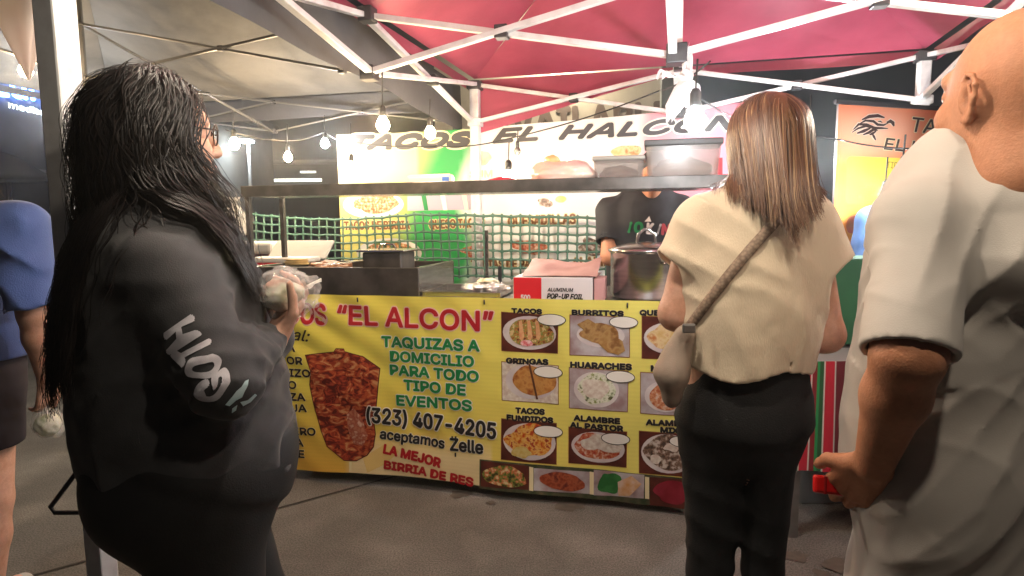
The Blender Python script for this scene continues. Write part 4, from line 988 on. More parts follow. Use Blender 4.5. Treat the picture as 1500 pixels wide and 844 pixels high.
def plastic_bag(p, r, hgt, label, m, seed=0, name='plastic_bag', knot=True):
    p = np.asarray(p, float); mb = MB()
    prof = [(0, 0), (.7, .02), (1, .25), (.9, .5), (.5, .72), (.15, .82), (.12, .86), (.42, 1.0)]
    def fn(a, b):
        k = b*(len(prof)-1); i = min(int(k), len(prof)-2); t = k-i; rr = prof[i][0]*(1-t)+prof[i+1][0]*t; z = prof[i][1]*(1-t)+prof[i+1][1]*t
        an = 2*math.pi*a; w = 1+.22*(float(noise3(np.array([math.cos(an)*2+seed, math.sin(an)*2, z*3])))-.5)+.12*math.sin(an*7+seed)*(z > .45)
        return p+np.array([rr*r*w*math.cos(an), rr*r*w*math.sin(an), z*hgt])
    mb.grid(fn, 36, 28); o = mb.build(name, m, None, p); return tag(o, label, 'bag')
plastic_bag(W(346, 346, 3.85), .085, .24, 'clear knotted plastic bag standing on the white cooler lid', M_film2, 2)
# foam box
f0, f1 = upx(385, .5, 375), upx(470, .5, 375)
root = thing('foam_box', tpt((f0+f1)/2, .42, TOPZ+.148), 'open white foam food box lying on the griddle\'s left end', 'box')
M_foam = mat('white_foam', (.62, .62, .60), .6, bump=.1, bscale=120)
MB().box(tpt((f0+f1)/2, .40, TOPZ+.165), (f1-f0, .2, .028), ax_t, 0, .008).build('tray', M_foam, root)
lu = nrm(-BTN*.75+UPZ*.66); ln = np.cross(BTU, lu)
MB().box(tpt((f0+f1)/2+.03, .56, TOPZ+.215), (f1-f0, .16, .014), (BTU, lu, ln), 0, .006).build('lid', M_foam, root)
# knotted white plastic under the centre joint
CJ = np.array([0.67, 2.545, 2.03])
root = thing('knotted_plastic_bag', CJ-v3(0, 0, .12), 'white plastic bag tied in a bow under the red tent\'s centre joint', 'bag')
M_wp = mat('thin_white_plastic', (.78, .76, .76), .35, translucent=.4)
kc = W(1006, 112, 2.52)
def ribbon(pts, ws, nm='tail'):
    mb = MB(); pts = [np.asarray(p, float) for p in pts]
    def fn(a, b):
        k = b*(len(pts)-1); i = min(int(k), len(pts)-2); t = k-i; p = pts[i]*(1-t)+pts[i+1]*t; w = ws[i]*(1-t)+ws[i+1]*t
        return p+v3((a-.5)*w, .022*math.sin(a*9+b*5), .008*math.sin(a*12))
    mb.grid(fn, 14, 24); mb.build(nm, M_wp, root)
ribbon([kc, W(1000, 128, 2.5), W(988, 155, 2.5), W(980, 176, 2.5)], [.03, .06, .075, .03])
ribbon([kc, W(1010, 125, 2.5), W(1013, 145, 2.5), W(1018, 160, 2.5)], [.03, .07, .07, .09])
ribbon([kc, W(990, 112, 2.5), W(972, 106, 2.5), W(966, 113, 2.5)], [.03, .05, .05, .03], 'loop')
ribbon([kc+v3(0, 0, .12), kc+v3(0, 0, .05), kc], [.03, .035, .05], 'neck')
MB().blob(kc, (.026, .026, .03), .2, 2, 3, seed=2).build('knot', M_wp, root)
# pale hanging bag at upper left
hb = W(26, -8, 2.0)
root = thing('hanging_bag', hb, 'pale pink-white plastic bag dangling at the upper left from the grey tent', 'bag')
M_hp = mat('pale_bag_plastic', (.80, .66, .62), .4, col2=(.85, .80, .74), nscale=6, translucent=.5)
def hfn(a, b):
    an = 2*math.pi*a; r = .125*(1-b)**.7*(.6+.4*math.cos(b*2.0))+.004; w = 1+.35*(float(noise3(np.array([math.cos(an)*2, math.sin(an)*2, b*3+4])))-.5)+.18*math.sin(an*5)
    return hb+np.array([r*w*math.cos(an)+.02*b-.01, r*w*.6*math.sin(an), .10-.36*b])
mb = MB(); mb.grid(hfn, 40, 24); mb.build('bag_body', M_hp, root)
MB().tube([hb+v3(0, 0, .09), (hb[0], hb[1], 2.42)], .004, 6).build('string', M_wire, root)

# ------------------------------------------------------------------ green counter and serape table at the right
sp = W(1165, 530, 2.5); sq = W(1310, 530, 2.42); stz = sp[2]
root = thing('side_table', ((sp[0]+sq[0])/2, 2.6, 0), 'small grey table at the right carrying the striped cloth', 'table')
MB().box(((sp[0]+sq[0])/2+.18, 2.64, stz-.018), (sq[0]-sp[0]+.5, .30, .03), None, 0, .005).build('tabletop', mat('grey_laminate', (.22, .215, .21), .5), root)
for x in (sp[0]+.03, sq[0]+.36):
    for y in (2.53, 2.76): MB().box((x, y, (stz-.035)/2), (.035, .035, stz-.035)).build('leg', M_grey, root)
m = bpy.data.materials.new('serape_stripes'); m.use_nodes = True; nt = m.node_tree; bs = nt.nodes['Principled BSDF']; bs.inputs['Roughness'].default_value = .85
at = nt.nodes.new('ShaderNodeAttribute'); at.attribute_name = 'print'; nt.links.new(at.outputs['Color'], bs.inputs['Base Color'])
tcn = nt.nodes.new('ShaderNodeTexCoord'); mpn = nt.nodes.new('ShaderNodeMapping'); mpn.inputs['Scale'].default_value = (300, 300, 60); wv = nt.nodes.new('ShaderNodeTexNoise'); wv.inputs['Scale'].default_value = 1
bpn = nt.nodes.new('ShaderNodeBump'); bpn.inputs['Strength'].default_value = .4; bpn.inputs['Distance'].default_value = .003
nt.links.new(tcn.outputs['Object'], mpn.inputs[0]); nt.links.new(mpn.outputs[0], wv.inputs[0]); nt.links.new(wv.outputs['Fac'], bpn.inputs['Height']); nt.links.new(bpn.outputs[0], bs.inputs['Normal'])
zb = W(1180, 690, 2.48)[2]
STR = [(.012, (.03, .22, .07)), (.034, (.02, .10, .04)), (.040, (.55, .5, .45)), (.075, (.46, .015, .035)), (.081, (.6, .55, .5)), (.10, (.20, .015, .02)), (.112, (.02, .24, .07)), (.128, (.02, .09, .03)), (.134, (.6, .56, .5)),
       (.172, (.48, .015, .035)), (.178, (.5, .45, .42)), (.215, (.13, .012, .02)), (.232, (.30, .02, .02)), (.246, (.5, .07, .02)), (.258, (.6, .2, .03)), (.28, (.5, .05, .02)), (.31, (.2, .02, .02)), (.316, (.6, .55, .5)), (.36, (.03, .14, .06))]
def scol(u, v):
    t = (u % .36)
    for e, c_ in STR:
        if t < e: return c_
    return STR[-1][1]
sr = thing('serape_cloth', (sp[0]+.3, 2.47, zb), 'red and green striped serape cloth hanging off the small side table', 'cloth')
def sfn(u, v, l): return np.array([sp[0]-.015+u, 2.483-l+.010*math.sin(u*26)*(stz-v)/.4-.02*(stz-v), v])
sheet(sr, sfn, 0, .66, zb, stz+.004, 240, 14, scol, m)
gp = W(1178, 380, 2.8)
root = thing('draped_counter', (gp[0]+.45, 2.95, 0), 'counter draped in dark green cloth below the orange banner', 'counter')
M_gcl = mat('green_cloth', (.025, .12, .05), .8, col2=(.018, .085, .04), nscale=5, bump=.2, bscale=300, bdist=.002)
def gfn(a, b):
    v = gp[2]-.40*b; x = gp[0]+1.0*a; return (x, 2.80-.012*math.sin(x*19+1)*b-.006*math.sin(x*47)*b, v)
mb = MB(); mb.grid(gfn, 90, 10, flip=True)
mb.grid(lambda a, b: (gp[0]+1.0*a, 2.80+.22*b, gp[2]+.003*math.sin(a*20)), 40, 4)
mb.grid(lambda a, b: (gp[0]+.006*math.sin(b*3+a*11), 2.80+.22*a, gp[2]-.40*b), 10, 10)
mb.build('cloth_drape', M_gcl, root)
MB().box((gp[0]+.5, 2.92, (gp[2]-.02)/2), (.95, .18, gp[2]-.02), None, 0, .005).build('counter_body', mat('grey_board', (.20, .20, .195), .6), root)
# steam over the griddle
# ================================================================== PEOPLE
M_skin = mat('skin_light', (.54, .29, .20), .52, sss=.15, col2=[(.60, .345, .25), (.63, .37, .28)], nscale=24, ndetail=10, bump=.25, bscale=260, bdist=.002, spec=.4, speck=(120, .05))
M_skin2 = mat('skin_tan', (.47, .205, .11), .55, sss=.12, col2=[(.50, .225, .125), (.53, .245, .14)], nscale=22, ndetail=10, bump=.3, bscale=260, bdist=.003, spec=.35, speck=(110, .05))
M_shoe = mat('dark_shoe', (.02, .02, .022), .6); M_shoe2 = mat('pale_shoe', (.4, .39, .37), .6)
def frame(az):
    a = math.radians(az); F = np.array([math.cos(a), math.sin(a), 0]); return F, np.array([F[1], -F[0], 0])
def head(S, c, F, R, sc=1.0, male=False):
    U = np.cross(R, F); A = np.array([R, F, U]); q = lambda r, f, u: c+(R*r+F*f+U*u)*sc
    S.ell(q(0, -.008, .012), np.array((.074, .094, .103))*sc, A, .02)
    S.ell(q(0, .028, -.050), np.array((.058, .062, .062))*sc, A, .03)
    S.ell(q(0, .062, -.098), np.array((.026, .026, .020))*sc, A, .03)                 # chin
    S.ell(q(0, .078, .030), np.array((.050, .018, .020))*sc, A, .02)                  # brow
    S.cone(q(0, .092, .020), q(0, .112, -.028), .007*sc, .0125*sc, .014)              # nose
    for s in (-1, 1):
        S.ell(q(.012*s, .098, -.032), np.array((.009, .011, .008))*sc, A, .008)
        S.ell(q(.038*s, .066, -.030), np.array((.024, .024, .026))*sc, A, .02)        # cheek
        S.ell(q(.031*s, .096, .006), np.array((.018, .012, .011))*sc, A, .012, 's')   # eye socket
        S.ell(q(.031*s, .081, .006), np.array((.013, .012, .0115))*sc, A, .004)
        ec = lambda f, u, o: q(s*(.072+o), -.008+f, -.012+u)
        S.ell(ec(0, 0, .004), np.array((.007, .018, .029))*sc, np.array([nrm(R-F*.4*s), nrm(F+R*.4*s), U]), .006)
        hx = [(.010, -.030, .003), (-.002, -.033, .007), (-.011, -.020, .010), (-.019, -.003, .015), (-.021, .014, .017), (-.013, .029, .015), (.001, .034, .010), (.012, .026, .005), (.013, .012, .002)]
        S.chain([ec(*p) for p in hx], [.0062*sc, .0066*sc]+[.0044*sc]*7, .003)
        S.ell(ec(-.001, .000, .014), np.array((.008, .010, .016))*sc, A, .004, 's')
        S.chain([ec(-.010, -.014, .012), ec(-.011, .004, .014), ec(-.006, .018, .013)], [.0034*sc]*3, .003)
        S.ell(ec(.012, -.003, .006), np.array((.006, .005, .008))*sc, A, .004)
    S.ell(q(0, .084, -.064), np.array((.030, .017, .022))*sc, A, .015); S.ell(q(0, .095, -.058), np.array((.022, .011, .0065))*sc, A, .006); S.ell(q(0, .0925, -.069), np.array((.020, .011, .0075))*sc, A, .006)
    return q, U
def hand(S, w, d, n, t, curl=(.5, .7, .5), sc=1.0, thumb=.6, thumb_in=.35):
    """w wrist, d forward, n palm side, t thumb side"""
    d, n, t = nrm(d), nrm(n), nrm(t)
    offs = (.030, .010, -.010, -.028); lens = (.074, .083, .077, .060); pr = (.46, .30, .24)
    for o, L, k in zip(offs, lens, range(4)):
        b = w+(d*(.088-.004*abs(k-1))+t*o)*sc
        S.cone(w+(d*.008+t*o*.55)*sc, b, .0135*sc, .0105*sc, .012)
        p = b; ang = 0
        for j in range(3):
            ang += curl[j]; v = d*math.cos(ang)+n*math.sin(ang)+t*(.05*(1.2-k)*.6); v = nrm(v); q = p+v*L*pr[j]*sc
            S.cone(p, q, (.0092-.0009*j)*sc, (.0085-.0010*j)*sc, .004); p = q
    b = w+(d*.022+t*.024)*sc; v1 = nrm(t*thumb+d*.7+n*thumb_in); p1 = b+v1*.042*sc; v2 = nrm(d*.8+t*.15+n*(thumb_in+.35)); p2 = p1+v2*.034*sc; p3 = p2+nrm(v2+n*.3)*.026*sc
    S.cone(b, p1, .014*sc, .011*sc, .012); S.cone(p1, p2, .0105*sc, .0095*sc, .004); S.cone(p2, p3, .0095*sc, .0078*sc, .004)
def body(J):
    """continuous skin surface from a joint dictionary"""
    S = Sdf(); F, R = J['F'], J['R']
    T = J['torso']                                   # (pos, half width, half depth)
    for (p, w, dd), (p2, w2, d2) in zip(T[:-1], T[1:]): S.cone(p, p2, w*.94, w2*.94, .05, F, (w+w2)/(dd+d2))
    S.cone(J['shL'], J['shR'], .055, .055, .06)
    S.cone(J['neck'], J['head']-UPZ*.05-J['HF']*.01, J.get('rn', .058), J.get('rn', .058)*.9, .03)
    q, U = head(S, J['head'], J['HF'], J['HR'], J.get('hs', 1.0)); J['q'] = q; J['U'] = U
    ra = J.get('ra', 1.0); rl = J.get('rl', 1.0)
    for s in 'LR':
        S.cone(J['sh'+s], J['el'+s], .052*ra, .042*ra, .03); S.cone(J['el'+s], J['el'+s]*.65+J['wr'+s]*.35, .042*ra, .041*ra, .02); S.cone(J['el'+s]*.65+J['wr'+s]*.35, J['wr'+s], .041*ra, .0265*ra, .02)
        hd = J.get('hand'+s)
        if hd: hand(S, J['wr'+s], *hd)
        S.cone(J['hip'+s], J['kn'+s], .088*rl, .058*rl, .05); S.cone(J['kn'+s], J['kn'+s]*.7+J['an'+s]*.3, .056*rl, .055*rl, .02); S.cone(J['kn'+s]*.7+J['an'+s]*.3, J['an'+s], .055*rl, .036*rl, .02)
        toe = J['an'+s]+J['F']*.14-UPZ*.035
        S.cone(J['an'+s]-UPZ*.03-J['F']*.03, toe, .038, .028, .03)
    return S
def shoes(J, root, m):
    for s in 'LR':
        a = J['an'+s]; S = Sdf(); z0 = .028
        S.cone(np.array([*(a-J['F']*.035)[:2], .042]), np.array([*(a+J['F']*.16)[:2], .036]), .045, .036, .02, UPZ, 1.0); S.cone(a-UPZ*.01, np.array([*a[:2], .05]), .046, .047, .02)
        sdf_obj('shoe', S, m, root, .008, lambda P, D: np.maximum(D, .001-P[:, 2]))
def garment_torso(T, F, inf, k=.06):
    S = Sdf()
    for (p, w, dd), (p2, w2, d2) in zip(T[:-1], T[1:]): S.cone(p, p2, w+inf, w2+inf, k, F, (w+w2+2*inf)/(dd+d2+2*inf))
    return S
def fold(P, f, seed=0): 
    n = noise3(P*np.asarray(f)+seed); return 1-2*np.abs(n-.5)*1.6
def legs_of(J, az, base, sp, kn=.48, an=.085, fk=(.02, .03), fa=(-.02, 0), hz=.86, hipf=0):
    F, R = J['F'], J['R']
    for s, sg, k, a in (('L', -1, fk[0], fa[0]), ('R', 1, fk[1], fa[1])):
        J['hip'+s] = base+R*sg*sp+F*hipf+UPZ*hz; J['kn'+s] = base+R*sg*sp*.95+F*k+UPZ*kn; J['an'+s] = base+R*sg*sp*.95+F*a+UPZ*an
def leg_garment(J, r0, r1, r2, zend, inf=0, pel=None):
    S = Sdf()
    for s in 'LR':
        S.cone(J['hip'+s], J['kn'+s], r0, r1, .05); S.cone(J['kn'+s], J['an'+s], r1, r2, .02)
    return S
CAMV = Vector((0, 0, CAM_H))
def decal(name, V, F, tree, m, parent, lift=.0025, maxlen=3.0):
    """print pixels of the photo onto a garment surface"""
    V2, F2 = conform(V, F, maxlen); out = []; ok = []
    for x, y in V2:
        r = Vector(ray(x, y)).normalized(); h = tree.ray_cast(CAMV, r)
        if h[0] is None: out.append((0, 0, 0)); ok.append(False)
        else: out.append(tuple(h[0]+h[1]*lift)); ok.append(True)
    F3 = [f for f in F2 if all(ok[i] for i in f)]
    mb = MB(); used = sorted({i for f in F3 for i in f}); mp = {i: k for k, i in enumerate(used)}
    mb.add([out[i] for i in used], [tuple(mp[i] for i in f) for f in F3], 0, True)
    return mb.build(name, m, parent)
# ------------------------------------------------------------------ hair strands
def hair_mat(name, cols, rough=.32, spec=.5):
    m = bpy.data.materials.new(name); m.use_nodes = True; nt = m.node_tree; b = nt.nodes['Principled BSDF']
    g = nt.nodes.new('ShaderNodeNewGeometry'); r = nt.nodes.new('ShaderNodeValToRGB')
    r.color_ramp.elements[0].color = (*cols[0], 1); r.color_ramp.elements[1].color = (*cols[-1], 1)
    for i, c in enumerate(cols[1:-1]): e = r.color_ramp.elements.new((i+1)/(len(cols)-1)); e.color = (*c, 1)
    nt.links.new(g.outputs['Random Per Island'], r.inputs[0]); nt.links.new(r.outputs[0], b.inputs['Base Color'])
    b.inputs['Roughness'].default_value = rough; b.inputs['Specular IOR Level'].default_value = spec
    return m
def grow(roots, d, L, sdf, clear, steps=40, grav=.35, wave=0.0, wfreq=9.0, seed=0, stiff=1.0, gd=(0, 0, -1), onset=0, off=999, gd0=(0, 0, -1.0)):
    """march every strand: it keeps its direction, falls, waves and is pushed off the head and shoulders"""
    p = roots.copy(); N = len(p); out = [p.copy()]; nor = []
    st = (L/steps)[:, None]; ph = noise3(roots*24+seed)*12.6; e = .004
    g = np.asarray(gd, float)
    def gradf(q):
        return np.stack([sdf(q+np.array(v)*e)-sdf(q-np.array(v)*e) for v in ((1, 0, 0), (0, 1, 0), (0, 0, 1))], -1)
    side = None
    for i in range(steps):
        G = gradf(p); G /= np.linalg.norm(G, axis=1, keepdims=True)+1e-9
        side = np.cross(G, d)
        w = wave*min(1, i/8)*np.sin(ph+i*L/steps*wfreq*6.28)[:, None]*side + wave*.7*min(1, i/8)*np.cos(ph*1.7+i*L/steps*wfreq*5.1)[:, None]*G
        gg = np.where(np.atleast_1d((i >= np.asarray(onset)) & (i < np.asarray(off)))[:, None], g, np.where(np.atleast_1d(i < np.asarray(onset))[:, None], np.asarray(gd0, float), np.array([0, 0, -1.0])))
        dd = d*stiff+gg*grav+w; dd /= np.linalg.norm(dd, axis=1, keepdims=True)
        q = p+dd*st; ds = sdf(q); c = clear*min(1, .25+i/10)
        pen = np.maximum(c-ds, 0)[:, None]; G2 = gradf(q); G2 /= np.linalg.norm(G2, axis=1, keepdims=True)+1e-9
        q = q+G2*pen; nd = q-p; nd /= np.linalg.norm(nd, axis=1, keepdims=True)+1e-9
        d = nd-w*.6; d /= np.linalg.norm(d, axis=1, keepdims=True)
        p = q; out.append(p.copy()); nor.append(G2)
    nor.append(nor[-1]); return np.stack(out, 1), np.stack(nor, 1)
def clump(S3, K, amt, seed=0):
    """gather strands into locks towards their tips"""
    rg_ = np.random.default_rng(seed); gi = rg_.choice(len(S3), K, replace=False); mid = S3.shape[1]//3
    D2 = ((S3[:, None, mid]-S3[None, gi, mid])**2).sum(-1); near = gi[D2.argmin(1)]; k = np.linspace(0, 1, S3.shape[1])[None, :, None]
    a = amt*(.5+.5*rg_.random((len(S3), 1, 1)))*np.clip((k-.25)/.75, 0, 1)**1.3
    return S3+(S3[near]-S3)*a
def ribbons(S3, N3, width, taper=.12):
    N, M, _ = S3.shape; T = np.gradient(S3, axis=1); T /= np.linalg.norm(T, axis=2, keepdims=True)+1e-9
    B = np.cross(T, N3); B /= np.linalg.norm(B, axis=2, keepdims=True)+1e-9
    k = np.linspace(0, 1, M); pr = np.minimum(1, .5+k*6)*(1-(1-taper)*np.clip((k-.6)/.4, 0, 1)); h = width[:, None, None]*pr[None, :, None]*.5
    mid = S3+N3*(width[:, None, None]*.22)
    V = np.stack([S3-B*h, mid, S3+B*h], 2).reshape(-1, 3)      # shallow roof profile
    F = []
    base = np.arange(N)[:, None]*M*3+np.arange(M-1)[None, :]*3
    b = base.ravel()
    F = np.concatenate([np.stack([b, b+1, b+4, b+3], 1), np.stack([b+1, b+2, b+5, b+4], 1)])
    return V, F
def mesh_np(name, parts, m, parent):
    Vs = []; Fs = []; o = 0
    for V, F in parts: Vs.append(V); Fs.append(F+o); o += len(V)
    V = np.concatenate(Vs)-np.array(parent.location); F = np.concatenate(Fs).astype(np.int32)
    me = bpy.data.meshes.new(name); me.vertices.add(len(V)); me.vertices.foreach_set('co', V.ravel()); me.loops.add(F.size); me.loops.foreach_set('vertex_index', F.ravel())
    me.polygons.add(len(F)); me.polygons.foreach_set('loop_start', np.arange(0, F.size, 4, dtype=np.int32)); me.update(calc_edges=True)
    me.polygons.foreach_set('use_smooth', [True]*len(F)); me.materials.append(m)
    ob = bpy.data.objects.new(name, me); COL.objects.link(ob); ob.parent = parent; return ob
def scalp(n, J, hairline=.55, low=-.45, seed=1, sc=1.0):
    """roots on the skull: everything but the face and the neck"""
    rg = np.random.default_rng(seed); R, F, U = J['HR'], J['HF'], J['U']; out = []
    while len(out) < n:
        v = rg.normal(size=3); v /= np.linalg.norm(v)
        r, f, u = v
        if f > 0 and u < hairline*(.35+.75*f)+.05 and f > .18: continue
        if u < low: continue
        if f > .8: continue
        out.append(v)
    v = np.array(out); q = np.array((.074, .094, .103))*sc
    c = J['head']+(F*-.008+U*.012)*sc
    P = c+(v[:, :1]*q[0])*R+(v[:, 1:2]*q[1])*F+(v[:, 2:]*q[2])*U
    return P, v

# ---------------------------------------------------------------- woman with long black hair, front left
bx_, by_ = -.672, 1.25; base = np.array([bx_, by_, 0]); F, R = frame(30); HF, HR = frame(43)
L_ = lambda r, f, z: base+R*r+F*f+UPZ*z
J = dict(F=F, R=R, HF=HF, HR=HR, head=L_(0, -.032, 1.545), neck=L_(0, -.045, 1.385))
J['torso'] = [(L_(0, -.04, 1.27), .15, .10), (L_(0, -.03, 1.20), .175, .13), (L_(0, -.025, 1.12), .19, .148), (L_(0, -.012, 1.0), .20, .168), (L_(0, -.002, .89), .212, .195), (L_(0, -.02, .85), .14, .13)]
J['shR'] = L_(.160, -.03, 1.268); J['shL'] = L_(-.160, -.03, 1.268)
J['elR'] = W(322, 556, 1.035); J['wrR'] = W(398, 500, 1.20); hR = W(428, 446, 1.255)
J['elL'] = L_(-.20, .10, 1.06); J['wrL'] = W(405, 500, 1.40)
dR = nrm(hR-J['wrR']); wrap_c = W(417, 432, 1.245)
nR = nrm(wrap_c-(J['wrR']+dR*.06)-dR*np.dot(wrap_c-(J['wrR']+dR*.06), dR)); tR = np.cross(nR, dR)
J['handR'] = (dR, nR, np.cross(dR, nR), (.5, .7, .6)); dL = nrm(W(420, 455, 1.33)-J['wrL']); J['handL'] = (dL, nrm(UPZ*.8-F*.2), -R, (.3, .5, .4))
J['ra'] = 1.12; J['rl'] = 1.30
legs_of(J, 30, base, .105, .47, .085, (.10, .02), (.09, .0), .84, 0)
lw = thing('person', base, 'long black haired person in black sweatshirt and leggings holding a wrapped taco at the left', 'person')
SB = body(J); ob, V, Fc = sdf_obj('body', SB, M_skin, lw, .0055, None, 2)
# sweatshirt
SG = garment_torso(J['torso'][:-1], F, .022); SG.cone(J['shL'], J['shR'], .068, .068, .05); SG.cone(J['neck']-UPZ*.10, J['neck']-UPZ*.06, .085, .066, .04)
for s in 'LR':
    SG.cone(J['sh'+s], J['el'+s], .076, .070, .04); e = J['el'+s]*.12+J['wr'+s]*.88; m2 = J['el'+s]*.6+J['wr'+s]*.4; SG.cone(J['el'+s], m2, .069, .064, .02); SG.cone(m2, e, .064, .050, .02)
    SG.cone(e, J['el'+s]*.02+J['wr'+s]*.98, .040, .040, .01)
def post_lw(P, D):
    D = D+.010*(noise3(P*np.array((7, 7, 11))+3)-.5)+.009*(.5-fold(P, (9, 9, 13), 11))*1.0+.004*(noise3(P*32)-.5)
    hem = .865-P[:, 2]; 
    for s_ in 'RL':
        g_ = np.exp(-(np.linalg.norm(P-J['el'+s_], axis=1)/.10)**2); D = D+g_*wrinkle(P, J['sh'+s_]-J['el'+s_]+.4*(J['wr'+s_]-J['el'+s_]), .045, .5, .014, 3, 6, .35)
        g_ = np.exp(-(np.linalg.norm(P-J['wr'+s_]*.8-J['el'+s_]*.2, axis=1)/.06)**2); D = D+g_*wrinkle(P, J['wr'+s_]-J['el'+s_], .028, .3, .008, 5, 6, .2)
    D = D+wrinkle(P, UPZ*.8+F*.5, .085, .9, .008, 7)*np.clip((1.25-P[:, 2])/.1, 0, 1)+wrinkle(P, UPZ*.6-F*.7, .06, .7, .009, 17)
    near = np.clip((P[:, 2]-.865)/.05, 0, 1); D = D+.008*(1-near)*(P[:, 2] > .86)
    return np.maximum(D, hem)
M_swt = mat('black_sweat_fabric', (.029, .029, .032), .8, col2=(.038, .038, .042), nscale=30, bump=.25, bscale=420, bdist=.002, sheen=.15, wr=(5, .55, (1, 1, 1.6)))
ob, V, Fc = sdf_obj('sweatshirt', SG, M_swt, lw, .0065, post_lw, 2); treeS = BVHTree.FromPolygons(V.tolist(), Fc.tolist())
M_print = mat('sleeve_print', (.62, .60, .64), .6, col2=(.5, .48, .53), nscale=40)
rd = np.array((-.56, -.83)); ud = np.array((-.84, .54)); o0 = np.array((348, 563))
(Vt, Ft), offs = fit_text('GOTH', (0, 0), (122, 0), 54, .028)
GV = []; GF = []
for x_, y_ in offs:
    Vs = Vt+np.array((x_, y_)); k0 = len(GV)
    Vs = np.stack([Vs[:, 0]+3.5*np.sin(Vs[:, 1]*.12+Vs[:, 0]*.05), Vs[:, 1]*(1+.06*np.sin(Vs[:, 0]*.09))+3.5*np.sin(Vs[:, 0]*.14)], 1)
    GV += [tuple(o0+rd*x+ud*y) for x, y in Vs]; GF += [tuple(q+k0 for q in f) for f in Ft]
decal('sleeve_lettering', GV, GF, treeS, M_print, lw)
M_ice = mat('pale_blue_print', (.50, .68, .72), .6)
for pts in ([(330, 592), (340, 580), (346, 572), (353, 566), (358, 558), (363, 556), (362, 564), (357, 574), (354, 581), (345, 586), (336, 594)], [(351, 588), (362, 585), (372, 576), (375, 578), (366, 588), (355, 594)], [(340, 597), (347, 592), (345, 600), (339, 604)]):
    decal('sleeve_emblem', pts, [tuple(range(len(pts)))], treeS, M_ice, lw)
SL = leg_garment(J, .122, .082, .052, .09); 
for (p, w, dd), (p2, w2, d2) in zip(J['torso'][3:-1], J['torso'][4:]): SL.cone(p, p2, w+.004, w2+.004, .06, F, (w+w2)/(dd+d2))
SL.ell(L_(.09, -.085, .86), (.10, .11, .12), np.array([R, F, UPZ]), .06); SL.ell(L_(-.09, -.085, .86), (.10, .11, .12), np.array([R, F, UPZ]), .06)
M_leg = mat('black_leggings', (.010, .010, .011), .65, col2=(.014, .014, .015), nscale=20, bump=.1, bscale=300)
sdf_obj('leggings', SL, M_leg, lw, .009, lambda P, D: np.maximum(np.maximum(D+.004*(noise3(P*14)-.5), .10-P[:, 2]), P[:, 2]-.95), 2)
shoes(J, lw, M_shoe)
# hair
col = Sdf(); col.p = SG.p[:]; hq = J['q']; A = np.array([HR, HF, J['U']])
col.ell(hq(0, -.008, .012), (.076, .096, .105), A, .01); col.ell(hq(0, .02, -.05), (.06, .06, .07), A, .02); col.cone(J['neck'], J['head']-UPZ*.04, .06, .06, .02)
M_bh = hair_mat('black_hair', [(.006, .005, .006), (.012, .010, .010), (.022, .015, .013)], .46, .35)
rootsP, v = scalp(9000, J, .62, -.5, 3)
U = J['U']; rg = np.random.default_rng(5)
part = np.where(v[:, 0] > -.05, 1.0, -1.0)[:, None]
d0 = part*HR*.8+HF*(.55*np.maximum(v[:, 1:2], 0)*(v[:, 2:3] > .3)-.35)*1.0+U*.10; G0 = v[:, :1]*HR+v[:, 1:2]*HF+v[:, 2:]*U
d0 = d0-G0*np.sum(d0*G0, 1, keepdims=True); d0 /= np.linalg.norm(d0, axis=1, keepdims=True)
fr = (v[:, 1]+.12*rg.normal(size=len(v)) > -.05)
zt = np.where(fr, rg.uniform(1.12, 1.30, len(v)), 1.04+.22*rg.random(len(v))**.7)
Ln = (rootsP[:, 2]-zt)*1.06+.06
cl = .004+.028*rg.random(len(v))**1.4
sd_ = (~fr) & (v[:, 1] > -.6); d0[sd_] = d0[sd_]*.4-HF*.8-UPZ*.5; gd = np.array([0, 0, -1.0])+np.where(fr, .85, np.where(sd_, -.12, .10))[:, None]*HF-np.where(sd_, .35, 0)[:, None]*HR; fro = v[:, 1] > .15; d0[fro] = d0[fro]*.7-HF*.75; d0 -= G0*np.sum(d0*G0, 1, keepdims=True); d0 /= np.linalg.norm(d0, axis=1, keepdims=True)
S3, N3 = grow(rootsP, d0, Ln, col.at, cl, 54, .30, .42, 11.0, 1, gd=gd, onset=np.where(fr, 19, 0), off=np.where(fr, 36, 11), gd0=np.array([0, 0, -1.0])-np.where(fr, .25, 0)[:, None]*HF)
sa = J['shR']; sv = nrm(J['elR']-sa); tt = np.clip((S3-sa)@sv, -.03, .28); near_ = (np.linalg.norm(S3-sa-tt[..., None]*sv, axis=2) < .112).sum(1) > 2
kp = ~(near_ & (rg.random(len(v)) < .985)); S3, N3, v = S3[kp], N3[kp], v[kp]
S3 = clump(S3, 210, .62, 2)
V1, F1_ = ribbons(S3, N3, rg.uniform(.0016, .0034, len(v)))
cap = Sdf(); cap.ell(hq(0, -.012, .016), (.079, .097, .106), A, .01)
Vc, Fcp = cap.mesh(.007, lambda P, D: np.maximum(np.maximum(D, ((P-J['head'])@HF)-.048-.35*((P-J['head'])@U-.02)), -.065-((P-J['head'])@U)))
mesh_np('hair', [(V1, F1_), (Vc, Fcp)], M_bh, lw)
